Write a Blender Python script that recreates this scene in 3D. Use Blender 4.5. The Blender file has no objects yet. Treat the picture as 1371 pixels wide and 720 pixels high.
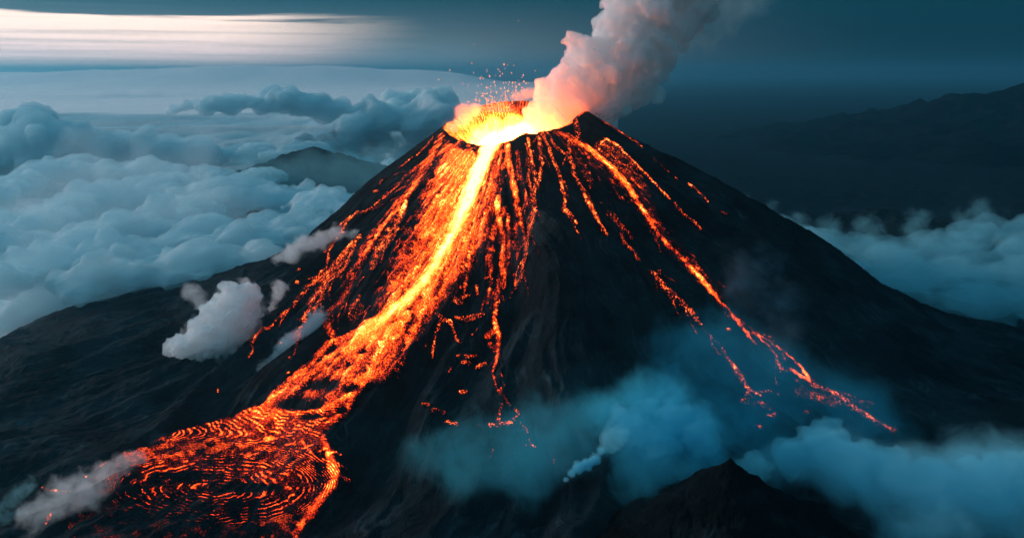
import bpy, bmesh, math, random
import numpy as np
from mathutils import Vector

S = bpy.context.scene
COL = S.collection
R = math.radians
rng = np.random.default_rng(7)

# ------------------------------------------------------------------ camera
F = 1142.5                       # focal length in photo pixels (1371 wide)
PITCH = math.atan((360 - 97) / F)
CP, SP = math.cos(PITCH), math.sin(PITCH)
cam_d = bpy.data.cameras.new('camera')
cam_d.sensor_width = 36.0
cam_d.lens = 36.0 * F / 1371.0
cam_d.clip_start = 5.0
cam_d.clip_end = 400000.0
cam = bpy.data.objects.new('camera', cam_d)
COL.objects.link(cam)
cam.rotation_euler = (R(90) - PITCH, 0, 0)
S.camera = cam

# ------------------------------------------------------------------ world and sun
SUN_EL, SUN_AZ = R(11), R(-72)   # azimuth from the view direction, left is negative
SUN_STRENGTH = 2.7
SKY_GAIN = 1.0
w = bpy.data.worlds.new('World')
S.world = w
w.use_nodes = True


class NT:
    """small helper to write node trees"""
    def __init__(self, tree):
        self.t = tree
        tree.nodes.clear()

    def n(self, kind, **kw):
        nd = self.t.nodes.new(kind)
        for k, v in kw.items():
            if hasattr(nd, k):
                setattr(nd, k, v)
        return nd

    def put(self, sock, v):
        if isinstance(v, bpy.types.NodeSocket):
            self.t.links.new(v, sock)
        else:
            sock.default_value = v

    def math(self, op, a, b=None, c=None, clamp=False):
        nd = self.n('ShaderNodeMath', operation=op, use_clamp=clamp)
        self.put(nd.inputs[0], a)
        if b is not None:
            self.put(nd.inputs[1], b)
        if c is not None:
            self.put(nd.inputs[2], c)
        return nd.outputs[0]

    def vmath(self, op, a, b=None):
        nd = self.n('ShaderNodeVectorMath', operation=op)
        self.put(nd.inputs[0], a)
        if b is not None:
            self.put(nd.inputs[1], b)
        return nd.outputs[0]

    def smooth(self, x, lo, hi, a=0.0, b=1.0):
        nd = self.n('ShaderNodeMapRange', interpolation_type='SMOOTHSTEP')
        self.put(nd.inputs[0], x)
        for i, v in enumerate((lo, hi, a, b)):
            self.put(nd.inputs[1 + i], v)
        return nd.outputs[0]

    def mix(self, f, a, b, blend='MIX'):
        nd = self.n('ShaderNodeMix', data_type='RGBA', blend_type=blend)
        self.put(nd.inputs[0], f)
        self.put(nd.inputs[6], a)
        self.put(nd.inputs[7], b)
        return nd.outputs[2]

    def noise(self, vec, scale, detail=4, rough=0.55, dist=0.0, out=0, kind='FBM'):
        nd = self.n('ShaderNodeTexNoise', noise_dimensions='3D', noise_type=kind)
        self.put(nd.inputs['Vector'], vec)
        self.put(nd.inputs['Scale'], scale)
        nd.inputs['Detail'].default_value = detail
        nd.inputs['Roughness'].default_value = rough
        nd.inputs['Distortion'].default_value = dist
        return nd.outputs[out]

    def ramp(self, fac, stops, interp='LINEAR'):
        nd = self.n('ShaderNodeValToRGB')
        cr = nd.color_ramp
        cr.interpolation = interp
        while len(cr.elements) < len(stops):
            cr.elements.new(0.5)
        for e, (p, c) in zip(cr.elements, stops):
            e.position = p
            e.color = c if len(c) == 4 else (*c, 1.0)
        self.put(nd.inputs[0], fac)
        return nd.outputs[0]

    def xyz(self, v):
        nd = self.n('ShaderNodeSeparateXYZ')
        self.put(nd.inputs[0], v)
        return nd.outputs

    def vec(self, x, y, z):
        nd = self.n('ShaderNodeCombineXYZ')
        for i, v in enumerate((x, y, z)):
            self.put(nd.inputs[i], v)
        return nd.outputs[0]


def build_world():
    g = NT(w.node_tree)
    d = g.n('ShaderNodeTexCoord').outputs['Generated']
    X, Y, Z = g.xyz(d)[:3]
    az = g.math('MULTIPLY', g.math('ARCTAN2', X, Y), 57.29578)            # degrees, left negative
    el = g.math('MULTIPLY', g.math('ARCSINE', Z), 57.29578)
    # wide overcast: dark rain to the right, paler cloud to the left, bright overcast high up
    side = g.smooth(az, -40.0, 25.0)
    low = g.mix(side, (0.340, 0.410, 0.440, 1), (0.002, 0.026, 0.046, 1))
    mid = g.mix(side, (0.014, 0.105, 0.160, 1), (0.002, 0.044, 0.070, 1))
    c = g.mix(g.smooth(el, 0.2, 5.0), low, mid)
    leftness = g.smooth(X, 1.0, -1.0)
    high = g.mix(leftness, (0.016, 0.20, 0.30, 1), (0.17, 0.50, 0.70, 1))
    c = g.mix(g.smooth(el, 7.0, 32.0), c, high)
    # the gap in the cloud deck with the last pink light, streaked by thin cloud
    sv = g.vec(g.math('MULTIPLY', az, 0.055), g.math('MULTIPLY', el, 1.15), 0.0)
    st = g.noise(sv, 1.0, 5, 0.55, 0.35)
    st2 = g.noise(g.vec(g.math('MULTIPLY', az, 0.05), g.math('MULTIPLY', el, 3.2), 4.0), 1.0, 4, 0.5, 0.2)
    top = g.math('ADD', 3.35, g.math('MULTIPLY', g.math('SUBTRACT', st, 0.5), 2.6))
    gap = g.math('MULTIPLY', g.smooth(g.math('SUBTRACT', top, el), -0.05, 0.35), g.smooth(el, -0.4, 1.0, 0.8, 1.0))
    azw = g.math('ADD', az, g.math('MULTIPLY', g.math('SUBTRACT', st2, 0.5), 4.5))
    gap = g.math('MULTIPLY', gap, g.smooth(azw, -5.0, -20.0))
    gap = g.math('MULTIPLY', gap, g.smooth(az, -95.0, -60.0))
    gap = g.math('MULTIPLY', gap, g.smooth(st2, 0.25, 0.62, 0.55, 1.0))
    pink = g.mix(g.smooth(el, 1.0, 3.0), (1.45, 1.10, 1.04, 1), (1.65, 1.27, 1.08, 1))
    c = g.mix(gap, c, pink)
    # grey cloud streaks in the deck above the gap
    deck = g.math('MULTIPLY', g.smooth(st, 0.42, 0.66), g.smooth(el, 3.2, 4.4))
    deck = g.math('MULTIPLY', deck, g.smooth(az, -16.0, -27.0))
    c = g.mix(g.math('MULTIPLY', deck, 0.7), c, (0.28, 0.38, 0.43, 1))
    # pale rain veil left of the plume
    veil = g.math('MULTIPLY', g.smooth(az, -14.0, -7.0), g.smooth(az, 1.0, -5.0))
    veil = g.math('MULTIPLY', veil, g.smooth(el, 2.6, 0.4))
    c = g.mix(g.math('MULTIPLY', veil, 0.55), c, (0.20, 0.31, 0.37, 1))
    sky = g.n('ShaderNodeTexSky')
    sky.sky_type = 'NISHITA'
    sky.sun_disc = False
    sky.sun_elevation = SUN_EL
    sky.sun_rotation = SUN_AZ
    bg1 = g.n('ShaderNodeBackground')
    g.put(bg1.inputs[0], c)
    bg1.inputs[1].default_value = SKY_GAIN
    bg2 = g.n('ShaderNodeBackground')
    g.put(bg2.inputs[0], sky.outputs[0])
    bg2.inputs[1].default_value = 0.0003
    add = g.n('ShaderNodeAddShader')
    g.t.links.new(bg1.outputs[0], add.inputs[0])
    g.t.links.new(bg2.outputs[0], add.inputs[1])
    out = g.n('ShaderNodeOutputWorld')
    g.t.links.new(add.outputs[0], out.inputs[0])


build_world()
sun_d = bpy.data.lights.new('sun', 'SUN')
sun_d.energy = SUN_STRENGTH
sun_d.angle = R(12)
sun_d.color = (1.0, 0.77, 0.71)
sun = bpy.data.objects.new('sun', sun_d)
COL.objects.link(sun)
sdir = Vector((math.sin(SUN_AZ) * math.cos(SUN_EL), math.cos(SUN_AZ) * math.cos(SUN_EL), math.sin(SUN_EL)))
sun.rotation_euler = (-sdir).to_track_quat('-Z', 'Y').to_euler()

S.view_settings.view_transform = 'Standard'
S.view_settings.look = 'None'
S.view_settings.exposure = 0.0
S.view_settings.gamma = 1.0
S.view_settings.use_curve_mapping = False
cy = S.cycles
cy.use_denoising = True
cy.max_bounces = 10
cy.diffuse_bounces = 3
cy.glossy_bounces = 1
cy.transmission_bounces = 2
cy.volume_bounces = 7
cy.transparent_max_bounces = 40
cy.sample_clamp_indirect = 4.0
cy.use_adaptive_sampling = True
cy.adaptive_threshold = 0.02


# ------------------------------------------------------------------ helpers
def ray(px, py):
    px = np.asarray(px, float)
    py = np.asarray(py, float)
    u = (px - 685.5) / F
    v = (360.0 - py) / F
    return np.stack([u, CP + v * SP, -SP + v * CP], -1)


def at(px, py, Y):
    d = ray(px, py)
    return d * (Y / d[..., 1])[..., None]


def proj(P):
    x, y, z = P[..., 0], P[..., 1], P[..., 2]
    f = y * CP - z * SP
    u = y * SP + z * CP
    return 685.5 + F * x / f, 360.0 - F * u / f, f


def _hash(ix, iy, iz, seed):
    h = (ix.astype(np.int64) * 374761393 + iy.astype(np.int64) * 668265263 + iz.astype(np.int64) * 2147483647 + seed * 974634577) & 0xFFFFFFFF
    h = ((h ^ (h >> 13)) * 1274126177) & 0xFFFFFFFF
    h = ((h ^ (h >> 16)) * 2246822519) & 0xFFFFFFFF
    return (h ^ (h >> 15)) & 0xFFFFFFFF


def perlin2(x, y, seed=0, wrap=0):
    x, y = np.broadcast_arrays(np.asarray(x, float), np.asarray(y, float))
    x0, y0 = np.floor(x), np.floor(y)
    fx, fy = x - x0, y - y0
    ix, iy = x0.astype(np.int64), y0.astype(np.int64)
    sx = fx * fx * fx * (fx * (fx * 6 - 15) + 10)
    sy = fy * fy * fy * (fy * (fy * 6 - 15) + 10)
    ix, iy = np.atleast_1d(ix), np.atleast_1d(iy)
    z = np.zeros_like(ix)

    def g(ax, ay, dx, dy):
        if wrap:
            ax = np.mod(ax, wrap)
        a = _hash(ax, ay, z, seed) * (2 * math.pi / 4294967296.0)
        return np.cos(a) * dx + np.sin(a) * dy
    a = g(ix, iy, fx, fy)
    b = g(ix + 1, iy, fx - 1, fy)
    c = g(ix, iy + 1, fx, fy - 1)
    d = g(ix + 1, iy + 1, fx - 1, fy - 1)
    out = ((a + (b - a) * sx) * (1 - sy) + (c + (d - c) * sx) * sy) * 1.41
    return out if np.ndim(x) else out[0]


def perlin3(P, seed=0):
    x, y, z = P[..., 0], P[..., 1], P[..., 2]
    x0, y0, z0 = np.floor(x), np.floor(y), np.floor(z)
    fx, fy, fz = x - x0, y - y0, z - z0
    ix, iy, iz = x0.astype(np.int64), y0.astype(np.int64), z0.astype(np.int64)
    sm = lambda t: t * t * t * (t * (t * 6 - 15) + 10)
    sx, sy, sz = sm(fx), sm(fy), sm(fz)

    def g(a, b, c):
        h = _hash(ix + a, iy + b, iz + c, seed)
        th = (h & 0xFFFF) * (2 * math.pi / 65536.0)
        cz = (h >> 16) * (2.0 / 65536.0) - 1.0
        s = np.sqrt(np.maximum(0, 1 - cz * cz))
        return np.cos(th) * s * (fx - a) + np.sin(th) * s * (fy - b) + cz * (fz - c)
    L = lambda p, q, t: p + (q - p) * t
    return 1.5 * L(L(L(g(0, 0, 0), g(1, 0, 0), sx), L(g(0, 1, 0), g(1, 1, 0), sx), sy),
                   L(L(g(0, 0, 1), g(1, 0, 1), sx), L(g(0, 1, 1), g(1, 1, 1), sx), sy), sz)


def fbm2(x, y, seed=0, octaves=4, gain=0.5):
    s, a, f = 0.0, 1.0, 1.0
    for o in range(octaves):
        s = s + a * perlin2(x * f, y * f, seed + o)
        a *= gain
        f *= 2.03
    return s


def sstep(x, a, b):
    t = np.clip((x - a) / (b - a), 0, 1)
    return t * t * (3 - 2 * t)


def mesh_obj(name, verts, faces, mats, parent=None, smooth=True, attrs=None):
    """faces: (n,k) int array. Links ONE mesh object."""
    verts = np.asarray(verts, np.float32)
    faces = np.asarray(faces, np.int32)
    me = bpy.data.meshes.new(name)
    me.vertices.add(len(verts))
    me.vertices.foreach_set('co', verts.ravel())
    k = faces.shape[1]
    me.loops.add(faces.size)
    me.loops.foreach_set('vertex_index', faces.ravel())
    me.polygons.add(len(faces))
    me.polygons.foreach_set('loop_start', np.arange(0, faces.size, k, dtype=np.int32))
    me.polygons.foreach_set('loop_total', np.full(len(faces), k, np.int32))
    if smooth:
        me.polygons.foreach_set('use_smooth', np.ones(len(faces), bool))
    for an, av in (attrs or {}).items():
        at_ = me.attributes.new(an, 'FLOAT', 'POINT')
        at_.data.foreach_set('value', np.asarray(av, np.float32))
    me.update(calc_edges=True)
    for m in mats if isinstance(mats, (list, tuple)) else [mats]:
        me.materials.append(m)
    o = bpy.data.objects.new(name, me)
    COL.objects.link(o)
    if parent is not None:
        o.parent = parent
    return o


def tag(o, label=None, cat=None, group=None, kind=None):
    for k, v in (('label', label), ('category', cat), ('group', group), ('kind', kind)):
        if v:
            o[k] = v
    return o


def empty(name, loc=(0, 0, 0)):
    o = bpy.data.objects.new(name, None)
    o.location = loc
    o.empty_display_size = 20
    COL.objects.link(o)
    return o


def grid_faces(nr, nc, wrap=False):
    i = np.arange(nr - 1)[:, None]
    j = np.arange(nc if wrap else nc - 1)[None, :]
    j2 = (j + 1) % nc
    return np.stack([i * nc + j, i * nc + j2, (i + 1) * nc + j2, (i + 1) * nc + j], -1).reshape(-1, 4)


# ------------------------------------------------------------------ terrain height
CX, CY = 0.0, 1800.0
RIM_PX = [   # photo x, y and the distance of the crater rim there
    (592, 171, 1800), (608, 184, 1735), (630, 194, 1680), (655, 201, 1648), (683, 190, 1640), (700, 181, 1642), (730, 177, 1662),
    (752, 172, 1690), (785, 149, 1765), (790, 152, 1830), (760, 140, 1915), (722, 136, 1950), (690, 135, 1955), (660, 138, 1950),
    (625, 150, 1910), (604, 163, 1860)]
_rp = np.array([at(a, b, c) for a, b, c in RIM_PX])
_phi = np.arctan2(_rp[:, 0] - CX, -(_rp[:, 1] - CY))
_rr = np.hypot(_rp[:, 0] - CX, _rp[:, 1] - CY)
_o = np.argsort(_phi)
_phi, _rr, _rz = _phi[_o], _rr[_o], _rp[_o, 2]
_tab = np.linspace(-math.pi, math.pi, 1441)


def _periodic(vals):
    v = np.interp(_tab, _phi, vals, period=2 * math.pi)[:-1]
    k = np.array([1, 4, 8, 10, 8, 4, 1.0])
    k /= k.sum()
    out = np.zeros_like(v)
    for i, a in enumerate(k):
        out += a * np.roll(v, i - 3)
    return np.append(out, out[0])


RT, ZT = _periodic(_rr), _periodic(_rz)
RT = RT + 3.5 * perlin2(_tab * 9 / math.pi, 0 * _tab, 31, wrap=18) * np.abs(np.cos(_tab / 2))
ZT = ZT + 2.5 * perlin2(_tab * 14 / math.pi, 0 * _tab + .4, 32, wrap=28)
ZT[-1], RT[-1] = ZT[0], RT[0]


def rim(phi):
    return np.interp(phi, _tab, RT), np.interp(phi, _tab, ZT)


PROF = {   # drop below the rim against distance from the rim
    'left': [(0, 0), (60, 42), (133, 100), (236, 196), (320, 268), (408, 322), (549, 378), (760, 420), (928, 456), (1150, 560), (1500, 660), (3000, 720)],
    'right': [(0, 0), (94, 58), (298, 174), (455, 268), (597, 360), (738, 416), (911, 440), (1400, 470), (3000, 540)],
    'front': [(0, 0), (150, 92), (300, 186), (450, 272), (600, 338), (750, 378), (1000, 396), (1400, 410), (3000, 420)],
    'back': [(0, 0), (94, 70), (298, 210), (455, 320), (597, 410), (738, 470), (911, 510), (1400, 560), (3000, 590)]}


def H(x, y):
    x, y = np.broadcast_arrays(np.asarray(x, float), np.asarray(y, float))
    dx, dy = x - CX, -(y - CY)
    r = np.hypot(dx, dy)
    phi = np.arctan2(dx, dy)
    Rr, Zr = rim(phi)
    dr = np.maximum(r - Rr, 0)
    a = np.abs(phi)
    wf = sstep(a, math.pi / 2, 0.15)
    wb = sstep(a, math.pi / 2, math.pi - 0.3)
    ws = 1 - wf - wb
    side = np.where(phi > 0, 1.0, 0.0)
    p = {k: np.interp(dr, *zip(*v)) for k, v in PROF.items()}
    drop = wf * p['front'] + wb * p['back'] + ws * (side * p['right'] + (1 - side) * p['left'])
    z = Zr - drop
    # rim irregularities level out down the cone
    z = z + (-100.0 - Zr) * sstep(dr, 120, 700) * 0.5
    # gullies and buttresses
    K = 12
    ph = phi / (2 * math.pi)
    wv = 0.6 * perlin2(ph * K, dr / 260.0, 5, wrap=K)
    big = perlin2(ph * 18 + wv, dr / 900.0, 11, wrap=18)
    medn = 1 - 2 * np.abs(perlin2(ph * 46 + wv * 1.6, dr / 520.0, 13, wrap=46))
    fine = 1 - 2 * np.abs(perlin2(ph * 120 + wv * 3.0, dr / 260.0, 17, wrap=120))
    vfine = 1 - 2 * np.abs(perlin2(ph * 300 + wv * 5.0, dr / 150.0, 19, wrap=300))
    am = sstep(dr, 20, 420) * (1 - 0.55 * sstep(dr, 650, 1100))
    z = z + am * (25 * big + 19 * medn) + sstep(dr, 10, 250) * (6.5 * fine + 2.8 * vfine) * (1 - 0.7 * sstep(dr, 800, 1200))
    # the dark central buttress below the rim
    cb = R(8.5) - R(3.0) * sstep(dr, 200, 700)
    z = z + 58 * np.exp(-((phi - cb) / R(5.5)) ** 2) * sstep(dr, 150, 330) * (1 - sstep(dr, 560, 820))
    # spur on the left
    cs = R(-64)
    z = z + 26 * np.exp(-((phi - cs) / R(7.5)) ** 2) * sstep(dr, 260, 480) * (1 - sstep(dr, 760, 1050))
    # trough of the main river
    cr = R(-17) - R(9) * sstep(dr, 0, 420)
    z = z - 26 * np.exp(-((phi - cr) / R(8)) ** 2) * sstep(dr, 40, 260) * (1 - sstep(dr, 620, 800))
    z = z + sstep(dr, 30, 200) * (2.6 * fbm2(x / 46.0, y / 46.0, 141, 3, .55) + 1.6 * (1 - 2 * np.abs(perlin2(x / 17.0, y / 17.0, 149))))
    # rolling ground round the foot
    foot = sstep(dr, 620, 1100)
    z = z + foot * 18 * fbm2(x / 210.0, y / 210.0, 41, 4) + foot * 2.2 * fbm2(x / 34.0, y / 34.0, 47, 3)
    # crater bowl
    s = np.clip(r / np.maximum(Rr, 1), 0, 1)
    bowl = -166.0 + (Zr + 166.0) * sstep(s, 0.45, 1.0) ** 1.15
    z = np.where(r < Rr, np.minimum(bowl, Zr) + 1.5 * fbm2(x / 22.0, y / 22.0, 51, 3) * sstep(s, .4, .7) * sstep(s, 1.0, .9), z)
    # beyond the foot
    z = z - 120 * sstep(y, 2300, 3500) * (1 - 0)
    return z


GX0, GY0, GD = -1700.0, 420.0, 2.5
_gx = np.arange(GX0, 1700.0, GD)
_gy = np.arange(GY0, 2300.0, GD)
HC = H(_gx[None, :], _gy[:, None]).astype(np.float32)


def Hq(x, y):
    fx = np.clip((x - GX0) / GD, 0, len(_gx) - 1.001)
    fy = np.clip((y - GY0) / GD, 0, len(_gy) - 1.001)
    i, j = fx.astype(int), fy.astype(int)
    a, b = fx - i, fy - j
    return (HC[j, i] * (1 - a) + HC[j, i + 1] * a) * (1 - b) + (HC[j + 1, i] * (1 - a) + HC[j + 1, i + 1] * a) * b


def hit(px, py):
    """where the view ray through a photo pixel meets the cone"""
    d = ray(px, py)
    sh = d.shape[:-1]
    d = d.reshape(-1, 3)
    t = np.full(len(d), 560.0)
    done = np.zeros(len(d), bool)
    for _ in range(300):
        P = d * t[:, None]
        gap = P[:, 2] - Hq(P[:, 0], P[:, 1])
        done |= gap < 0.3
        st = np.clip(gap * 0.35, 0.4, 8.0)
        t = np.where(done | (t > 2400), t, t + st)
        if done.all():
            break
    return (d * t[:, None]).reshape(*sh, 3)


# ------------------------------------------------------------------ materials
def new_mat(name):
    m = bpy.data.materials.new(name)
    m.use_nodes = True
    return m, NT(m.node_tree)


def rock_shader(g, pos, tint=1.0):
    """black volcanic rock and ash; returns a closure socket"""
    X, Y, Z = g.xyz(pos)[:3]
    dx = X
    dy = g.math('SUBTRACT', Y, CY)
    r = g.math('SQRT', g.math('ADD', g.math('MULTIPLY', dx, dx), g.math('MULTIPLY', dy, dy)))
    ph = g.math('ARCTAN2', dx, g.math('MULTIPLY', dy, -1.0))
    warp = g.noise(pos, 0.006, 3, 0.6)
    pw = g.math('ADD', g.math('MULTIPLY', ph, 34.0), g.math('MULTIPLY', warp, 6.0))
    rill = g.noise(g.vec(pw, g.math('MULTIPLY', r, 0.006), 0.0), 2.2, 6, 0.68)
    patch = g.noise(pos, 0.012, 5, 0.6)
    grit = g.noise(pos, 0.22, 5, 0.7)
    c = g.mix(g.smooth(patch, 0.35, 0.7), (0.0055 * tint, 0.0115 * tint, 0.0155 * tint, 1), (0.018 * tint, 0.034 * tint, 0.043 * tint, 1))
    ash = g.math('MULTIPLY', g.smooth(rill, 0.53, 0.72), g.smooth(patch, 0.38, 0.62))
    c = g.mix(g.math('MULTIPLY', ash, 0.6), c, (0.075 * tint, 0.125 * tint, 0.145 * tint, 1))
    c = g.mix(g.math('MULTIPLY', g.smooth(grit, 0.58, 0.8), 0.35), c, (0.05 * tint, 0.066 * tint, 0.074 * tint, 1))
    h = g.math('ADD', g.math('MULTIPLY', rill, 16.0), g.math('MULTIPLY', grit, 4.5))
    bp = g.n('ShaderNodeBump')
    bp.inputs['Strength'].default_value = 1.0
    bp.inputs['Distance'].default_value = 1.0
    g.put(bp.inputs['Height'], h)
    b = g.n('ShaderNodeBsdfPrincipled')
    g.put(b.inputs['Base Color'], c)
    b.inputs['Roughness'].default_value = 0.8
    b.inputs['Specular IOR Level'].default_value = 0.02
    g.put(b.inputs['Normal'], bp.outputs[0])
    return b.outputs[0], b


def mat_rock(name, tint=1.0):
    m, g = new_mat(name)
    pos = g.n('ShaderNodeNewGeometry').outputs['Position']
    s, _ = rock_shader(g, pos, tint)
    out = g.n('ShaderNodeOutputMaterial')
    g.t.links.new(s, out.inputs[0])
    return m


M_ROCK = mat_rock('volcanic_rock', 1.0)
M_GROUND = mat_rock('dark_ground', 0.55)
M_FARHILL = mat_rock('far_hill_rock', 0.32)
M_HILL = mat_rock('hill_rock', 0.42)

# ------------------------------------------------------------------ volcano and ground
RMAX = 1250.0


def polar_rows():
    s_in = np.linspace(0.0, 1.0, 70)[:-1]
    d_out = np.concatenate([np.linspace(0, 60, 40)[:-1], np.linspace(60, RMAX - 150, 460)])
    return s_in, d_out


def build_volcano():
    # finer on the side that faces the valley
    n1, n2 = 1150, 350
    ang = np.concatenate([np.linspace(-R(112), R(112), n1, endpoint=False), np.linspace(R(112), R(248), n2, endpoint=False)])
    angw = (ang + math.pi) % (2 * math.pi) - math.pi
    Rr, Zr = rim(angw)
    s_in, d_out = polar_rows()
    rows = [np.maximum(s * Rr, 0.05) for s in s_in]
    t = d_out / d_out[-1]
    rows += [Rr + (RMAX - Rr) * tt for tt in t]
    rows[-1] = np.full_like(Rr, RMAX)
    rad = np.stack(rows)
    x = CX + rad * np.sin(ang)
    y = CY - rad * np.cos(ang)
    z = H(x, y)
    V = np.stack([x, y, z], -1)
    nin, na = len(s_in), len(ang)
    root = empty('volcano', (CX, CY, float(z[-1].min())))
    tag(root, 'steep black volcano cone with a breached glowing crater at its top', 'volcano')
    b = Vector(root.location)

    def part(nm, i0, i1):
        vv = V[i0:i1].reshape(-1, 3) - np.array(b)
        o = mesh_obj(nm, vv, grid_faces(i1 - i0, na, True)[:, ::-1], M_ROCK, root)
        return o
    part('crater', 0, nin + 1)
    part('flank', nin, len(rad))
    # ground: the same angles outward
    ro = np.concatenate([[RMAX], RMAX + np.geomspace(6, 125000, 130)])
    x = CX + ro[:, None] * np.sin(ang)
    y = CY - ro[:, None] * np.cos(ang)
    zz = H(x, y)
    far = sstep(ro, 2500, 6000)[:, None]
    zz = zz * (1 - far) + (-720.0) * far
    zz[0] = z[-1]
    G = np.stack([x, y, zz], -1).reshape(-1, 3)
    g = mesh_obj('ground', G, grid_faces(len(ro), na, True)[:, ::-1], M_GROUND)
    tag(g, 'dark plain of old lava and ash around the foot of the volcano', 'ground', kind='structure')


build_volcano()


def hill(name, label, peak, Y, radius, slope, seed, mat, n=220, ridge=0.25, sx=1.0, skew=0.0, sharp=1.0):
    """a hill standing on the ground: peak = photo pixel of its summit"""
    P = at(peak[0], peak[1], Y)
    na, nr = n, n // 2
    ang = np.linspace(0, 2 * math.pi, na, endpoint=False)
    rr = np.linspace(0, 1, nr) ** 1.15 * radius
    A, RR = np.meshgrid(ang, rr)
    x = P[0] + RR * np.sin(A) * sx
    y = P[1] - RR * np.cos(A)
    rg = 1 - 2 * np.abs(perlin2(A / (2 * math.pi) * 9, RR / radius * 1.5 + 3, seed, wrap=9))
    rg2 = 1 - 2 * np.abs(perlin2(A / (2 * math.pi) * 34 + 0.7 * rg, RR / radius * 3, seed + 1, wrap=34))
    f = RR / radius
    z = P[2] - slope * radius * (f ** sharp - 0.30 * f * f) * (1 + skew * np.sin(A)) + radius * ridge * 0.30 * f * (1 - 0.4 * f) * (rg + 0.35 * rg2)
    z = z + radius * 0.02 * fbm2(x / radius * 7, y / radius * 7, seed + 5, 5, .6) * np.minimum(f * 8, 1)
    V = np.stack([x, y, z], -1).reshape(-1, 3)
    o = mesh_obj(name, V, grid_faces(nr, na, True)[:, ::-1], mat)
    tag(o, label, 'hill', kind='structure')
    return o


hill('hill', 'black rocky foreground peak at the foot of the picture beside drifting fog', (978, 612), 800, 330, 0.76, 71, M_HILL, n=420, ridge=0.11, sharp=0.9)
hill('hill', 'small dark hill rising out of the cloud sea left of the volcano', (420, 196), 4300, 900, 0.42, 81, M_FARHILL, ridge=0.12, sx=1.05)
hill('hill', 'small faint hill behind the cloud bank right of the volcano', (1180, 279), 3900, 800, 0.3, 91, M_HILL, ridge=0.1)
hill('mountain', 'big dim mountain rising to the right in the dark rain', (1385, 108), 9000, 4200, 0.30, 101, M_FARHILL, ridge=0.1)

# ------------------------------------------------------------------ haze
HAZE = 0.000032


def haze():
    m, g = new_mat('haze_air')
    v = g.n('ShaderNodeVolumePrincipled')
    v.inputs['Color'].default_value = (0.17, 0.55, 0.72, 1)
    v.inputs['Density'].default_value = HAZE
    v.inputs['Anisotropy'].default_value = 0.72
    out = g.n('ShaderNodeOutputMaterial')
    g.t.links.new(v.outputs[0], out.inputs['Volume'])
    a, b, z0, z1 = 128000.0, 128000.0, -2200.0, 560.0
    V = [(sx * a, 1800 + sy * b, z) for z in (z0, z1) for sx, sy in ((-1, -1), (1, -1), (1, 1), (-1, 1))]
    Fc = [(3, 2, 1, 0), (4, 5, 6, 7), (0, 1, 5, 4), (1, 2, 6, 5), (2, 3, 7, 6), (3, 0, 4, 7)]
    o = mesh_obj('haze', V, Fc, m, smooth=False)
    tag(o, 'thin blue evening haze over the whole landscape', 'haze', kind='stuff')


haze()

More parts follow.
